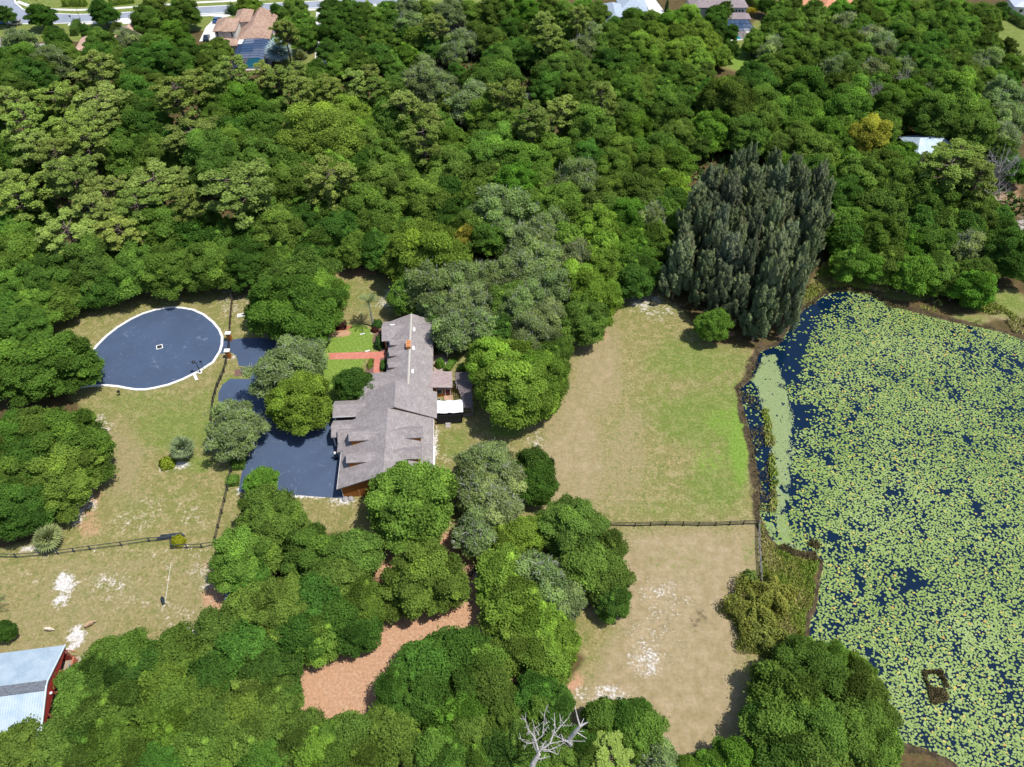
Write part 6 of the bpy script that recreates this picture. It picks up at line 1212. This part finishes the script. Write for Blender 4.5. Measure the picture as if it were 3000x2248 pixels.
# ================================================================== LAMPS, DRAINS, SMALL THINGS
m_black = pmat('black_metal', (.02, .021, .024), .5, .2, 4, metal=.3)
def lamp(label, x, y, h, arm=0, s=1.0, cat='street lamp', head=None, az=0):
    rt = empty('street_lamp', (x, y, 0), az, label, cat); m = MB(); m.lathe([(.14 * s, 0), (.12 * s, .4), (.06 * s, .5), (.045 * s, h)], n=8); m.build('pole', m_black, rt)
    if arm: m = MB(); m.tube([(0, 0, h - .1), (-arm * .5, 0, h + .12), (-arm, 0, h)], .04 * s, 5); m.build('arm', m_black, rt)
    m = MB(); m.lathe([(.08 * s, -.05), (.2 * s, .05), (.24 * s, .35), (.1 * s, .5), (.03 * s, .58)], (-arm, 0, h), 8); m.build('lamp_head', head or m_black, rt); return rt
qz = lambda x, y: P(440 + x / 9.2125, 930 + y / 9.2125)
cx_, cy_ = qz(1345, 1470)
lb = lamp('black lamp post with round white base on the cul-de-sac kerb', cx_ + .1, cy_ - .2, 3.0, .45, 1.5, az=.4)
m = MB(); m.lathe([(.42, 0), (.42, .12), (.3, .16)], n=12); m.build('base_pad', M_white, lb)
rp = empty('sign_post', (*qz(1440, 1395), 0), 0, 'thin black sign post beside the lamp on the cul-de-sac kerb', 'sign post'); m = MB(); m.tube([(0, 0, 0), (-.03, 0, 2.3)], .05, 6); m.build('pole', m_black, rp); m = MB(); m.box(-.25, .25, -.03, .03, 2.0, 2.4); m.build('plate', m_black, rp)
lw_ = lamp('slim white headed garden lamp on the front lawn by the oak', *P(600 + 2008 / 5.5275, 850 + 795 / 5.5275), 3.3, 0, .8, head=M_white, cat='garden lamp'); m = MB(); m.lathe([(.38, 0), (.34, .12), (.2, .2)], n=9); m.build('stone_base', pmat('base_stone', (.5, .48, .47), .9, .2, 5), lw_)
lamp('tall black street lamp leaning over the back street', *zz(1040, 250), 5.2, .7, 1.0)
lamp('street lamp at the left end of the back street junction', *zz(480, 12), 4.5, .6, 1.0)
sg = empty('street_sign', (*zz(932, 285), 0), 0, 'small dark sign on a post at the kerb of the back street', 'sign'); m = MB(); m.tube([(0, 0, 0), (0, 0, 2.0)], .04, 6); m.build('pole', m_black, sg); m = MB(); m.box(-.3, .3, -.02, .02, 1.7, 2.3); m.build('plate', m_black, sg)
dx, dy = qz(252, 800); dg = empty('storm_drain', (dx, dy, 0), math.radians(24), 'square storm drain with pale frame in the middle of the cul-de-sac', 'drain')
m = MB(); a = .66; b_ = .50; m.poly([]) if False else None
for x0, x1, y0, y1 in ((-a, a, -a, -b_), (-a, a, b_, a), (-a, -b_, -b_, b_), (b_, a, -b_, b_)): m.box(x0, x1, y0, y1, .0, .05)
m.build('frame', M_white, dg); m = MB(); m.box(-b_, b_, -b_, b_, 0, .025)
m.build('grate', m_black, dg); m = MB()
for i in range(7): m.box(-b_ + .06 + i * .14, -b_ + .11 + i * .14, -b_, b_, .025, .04)
m.build('grate_bars', pmat('iron_bar', (.06, .06, .065), .5, .2, 4), dg)
strip('drain_flume', [qz(1190, 1530), qz(1255, 1690)], .55, 0, .03, m_kerb)
bx_ = empty('mailbox', (*P(310 + 885 / 20.72, 1100 + 1215 / 20.72), 0), .5, 'little black box on a short post on the left lawn below the kerb', 'mailbox'); m = MB(); m.tube([(0, 0, 0), (0, 0, 1.0)], .06, 6); m.build('post', m_black, bx_); m = MB(); m.box(-.26, .26, -.18, .18, .95, 1.3); m.tube([(-.26, 0, 1.28), (.26, 0, 1.28)], .17, 8); m.build('box', m_black, bx_)
ix, iy = P(600 + 620 / 5.5275, 850 + 405 / 5.5275); inl = empty('kerb_inlet', (ix, iy, 0), math.radians(14), 'pale concrete drain inlet with a dark slot near the oak by the brown fence', 'drain'); m = MB(); m.box(-1.3, 1.3, -.6, .6, 0, .12); m.build('slab', m_conc, inl); m = MB(); m.box(-.3, 1.3, -.12, .2, .12, .15); m.build('slot', m_black, inl)
wx, wy = P(600 + 655 / 5.5275, 850 + 1337 / 5.5275); wc = empty('well_cap', (wx, wy, 0), 0, 'round white well cap on the mulch bed by the gate', 'well cap'); m = MB(); m.lathe([(.42, 0), (.42, .25), (.3, .3)], n=12); m.build('ring', M_white, wc); m = MB(); m.lathe([(.2, .3), (.2, .36), (.1, .38)], n=10); m.build('lid', m_black, wc)
def dish(label, x, y): d = empty('satellite_dish', (x, y, 0), .4, label, 'satellite dish'); m = MB(); m.tube([(0, 0, 0), (0, 0, .9)], .05, 6); m.build('post', m_black, d); m = MB(); m.lathe([(.05, .9), (.3, 1.0), (.45, 1.2), (.44, 1.21), (.28, 1.04)], n=12); m.build('dish', M_white, d)
dish('white round dish on the shady bare ground behind the house', *P(950 + 1500 / 4.916, 900 + 75 / 4.916))
vx, vy = P(950 + 205 / 4.916, 1130 + 1020 / 4.916); mo = empty('basketball_hoop', (vx - .3, vy - .6, 0), 0, 'silver globe lamp on a stand beside the garage wall', 'lamp'); m = MB(); m.lathe([(.35, 0), (.3, .1), (.05, .15), (.04, 1.5)], n=8); m.build('stand', m_black, mo); m = MB(); m.lathe([(.08, 1.5), (.24, 1.6), (.28, 1.8), (.2, 2.0), (.05, 2.05)], n=10); m.build('globe', M_white, mo)
mo.name = 'globe_lamp'
def stones(name, label, cat, pts, rad, mat):
    for i, ((x, y), lb_) in enumerate(zip(pts, label)):
        s = MB(); n = 9; s.lathe([(rad * .9, -.05), (rad, rad * .3), (rad * .7, rad * .7), (rad * .25, rad * .85)], n=n)
        s.v = [(a * random.uniform(.85, 1.15), b * random.uniform(.85, 1.15), c) for a, b, c in s.v]; o = s.build(name, mat, loc=(x, y, 0)); tag(o, lb_, cat)
stones('boulder', ['grey round boulder at the garage corner on the pale edging', 'second grey boulder beside the first at the garage corner'], 'boulder', [P(950 + 300 / 4.916, 1130 + 1640 / 4.916), P(950 + 385 / 4.916, 1130 + 1632 / 4.916)], .55, pmat('boulder_grey', (.33, .32, .33), .9, .25, 3))
# horizontal pipe along the slate fence and the barrel by the dirt yard
lg = empty('pipe_bundle', (*Gc([(1110, 168)])[0], 0), math.atan2(*[b - a for a, b in zip(Gc([(1020, 178)])[0], Gc([(1210, 150)])[0])][::-1]), 'bundle of long slate-blue rails lying behind the clipped bush', 'rails')
for i in range(4): m = MB(); m.tube([(-2.6 + i * .3, -.35 + i * .25, .25 + (i % 2) * .2), (2.4 - i * .2, -.3 + i * .22, .3)], .10, 7); m.build('rail', m_fblue, lg)
kx, ky = P(430 + 1080 / 22.12, 1720 + 930 / 22.12); kb = empty('drum', (kx, ky, 0), math.radians(118), 'dark drum lying beside the sandy track in the dirt yard', 'drum'); m = MB(); m.tube([(-.75, 0, .33), (-.7, 0, .35), (0, 0, .38), (.5, 0, .36), (.6, 0, .35)], [.15, .22, .28, .26, .2], 10); m.build('shell', pmat('drum_black', (.02, .03, .04), .5, .2, 3), kb); m = MB(); m.tube([(-.2, 0, .37), (-.12, 0, .37)], .30, 10); m.build('hoop', m_black, kb)
hs = MB(); pts = PC(0, 1498, [(1110, 330), (1098, 400), (1088, 470), (1075, 560), (1068, 590)]); hs.tube([(x, y, .04) for x, y in pts], .03, 5); tag(hs.build('hose', M_white), 'thin white hose lying along the sandy track in the dirt yard', 'hose')
gh = MB(); c0 = z_(1100, 610); gh.tube([(c0[0] + .9 * math.cos(t * .35) * (1 - .02 * t), c0[1] + .8 * math.sin(t * .35), .05 + .004 * t) for t in range(36)], .04, 5); tag(gh.build('hose', pmat('teal_hose', (.05, .28, .25), .5, .1, 3)), 'coiled teal hose on the grass under the mossy tree', 'hose')
for i, (X, Y, l, w, lab) in enumerate([(550, 392, 1.1, .3, 'white board lying on the bare bed by the queen palm'), (625, 637, 1.0, .35, 'white bag lying at the edge of the brick path')]):
    x, y = hw_(X, Y); m = MB(); m.prism([(-l / 2, -w / 2, .12), (l / 2, -w / 2 + .05, .14), (l / 2, w / 2, .13), (-l / 2, w / 2, .11)], .1); o = m.build('white_board' if i == 0 else 'white_bag', M_white, loc=(x, y, .02), rot=(0, 0, .3)); tag(o, lab, 'board' if i == 0 else 'bag')
# two animals grazing by the barn
def animal(label, x, y, rz, col, head_col, L=1.2):
    rt = empty('sheep', (x, y, 0), rz, label, 'sheep', 'animals grazing in the dirt yard'); k = L / 1.2
    me = bpy.data.meshes.new('body'); V = [(0, 0, .72), (.28, 0, .74), (.5, 0, .72), (-.3, 0, .73), (-.52, 0, .68), (.68, 0, .62), (.82, 0, .50), (.95, 0, .36), (-.6, 0, .55)]
    E = [(0, 1), (1, 2), (0, 3), (3, 4), (2, 5), (5, 6), (6, 7), (4, 8)]; R = [.26, .27, .22, .27, .2, .12, .11, .06, .04]
    for sx, hx in ((.38, .0), (-.42, 1)):
        for sy in (-1, 1):
            b = len(V); root = 1 if sx > 0 else 3
            V += [(sx, sy * .13, .48), (sx + (-.02 if sx > 0 else -.07), sy * .14, .27), (sx + (0 if sx > 0 else -.02), sy * .14, .03)]; R += [.10, .055, .05]; E += [(root, b), (b, b + 1), (b + 1, b + 2)]
    me.from_pydata([tuple(c * k for c in v) for v in V], E, []); o = link('body', me, rt); me.materials.append(pmat('fleece', col, .95, .12, 6))
    sk = o.modifiers.new('skin', 'SKIN'); o.modifiers.new('sub', 'SUBSURF').levels = 1
    for i, s in enumerate(me.skin_vertices[0].data): s.radius = (R[i] * k, R[i] * k)
    me.skin_vertices[0].data[0].use_root = True
    for s in (-1, 1): m = MB(); m.tube([(.84 * k, s * .06 * k, .54 * k), (.80 * k, s * .2 * k, .54 * k)], [.05 * k, .02 * k], 5); m.build('ear', pmat('ear', head_col, .9, .1, 5), rt)
ax_, ay_ = P(110 + 400 / 11.06, 1800 + 530 / 11.06); animal('cream sheep grazing side-on in the dirt yard above the barn', ax_, ay_, math.radians(-4), (.62, .52, .40), (.4, .33, .26))
ax_, ay_ = P(110 + 1720 / 11.06, 1800 + 380 / 11.06); animal('tan sheep grazing beside the white sand heap above the barn', ax_, ay_, math.radians(36), (.42, .28, .17), (.5, .4, .3), 1.35)
# pond pipe bed, tree swing shapes in the litter
tx, ty = P(1340 + 560 / 11.84, 1560 + 1400 / 11.84); tyr = empty('tyre_arch', (tx, ty, 0), math.radians(50), 'half-sunk black tractor tyre arch under the light mossy oak', 'tyre'); m = MB(); m.tube([(math.cos(t * math.pi / 10) * .85, 0, math.sin(t * math.pi / 10) * .85) for t in range(11)], .24, 8); m.build('tyre', m_scr, tyr); m = MB(); m.tube([(math.cos(t * math.pi / 10) * .62, 0, math.sin(t * math.pi / 10) * .62) for t in range(11)], .2, 8); m.build('inner_rim', m_black, tyr)
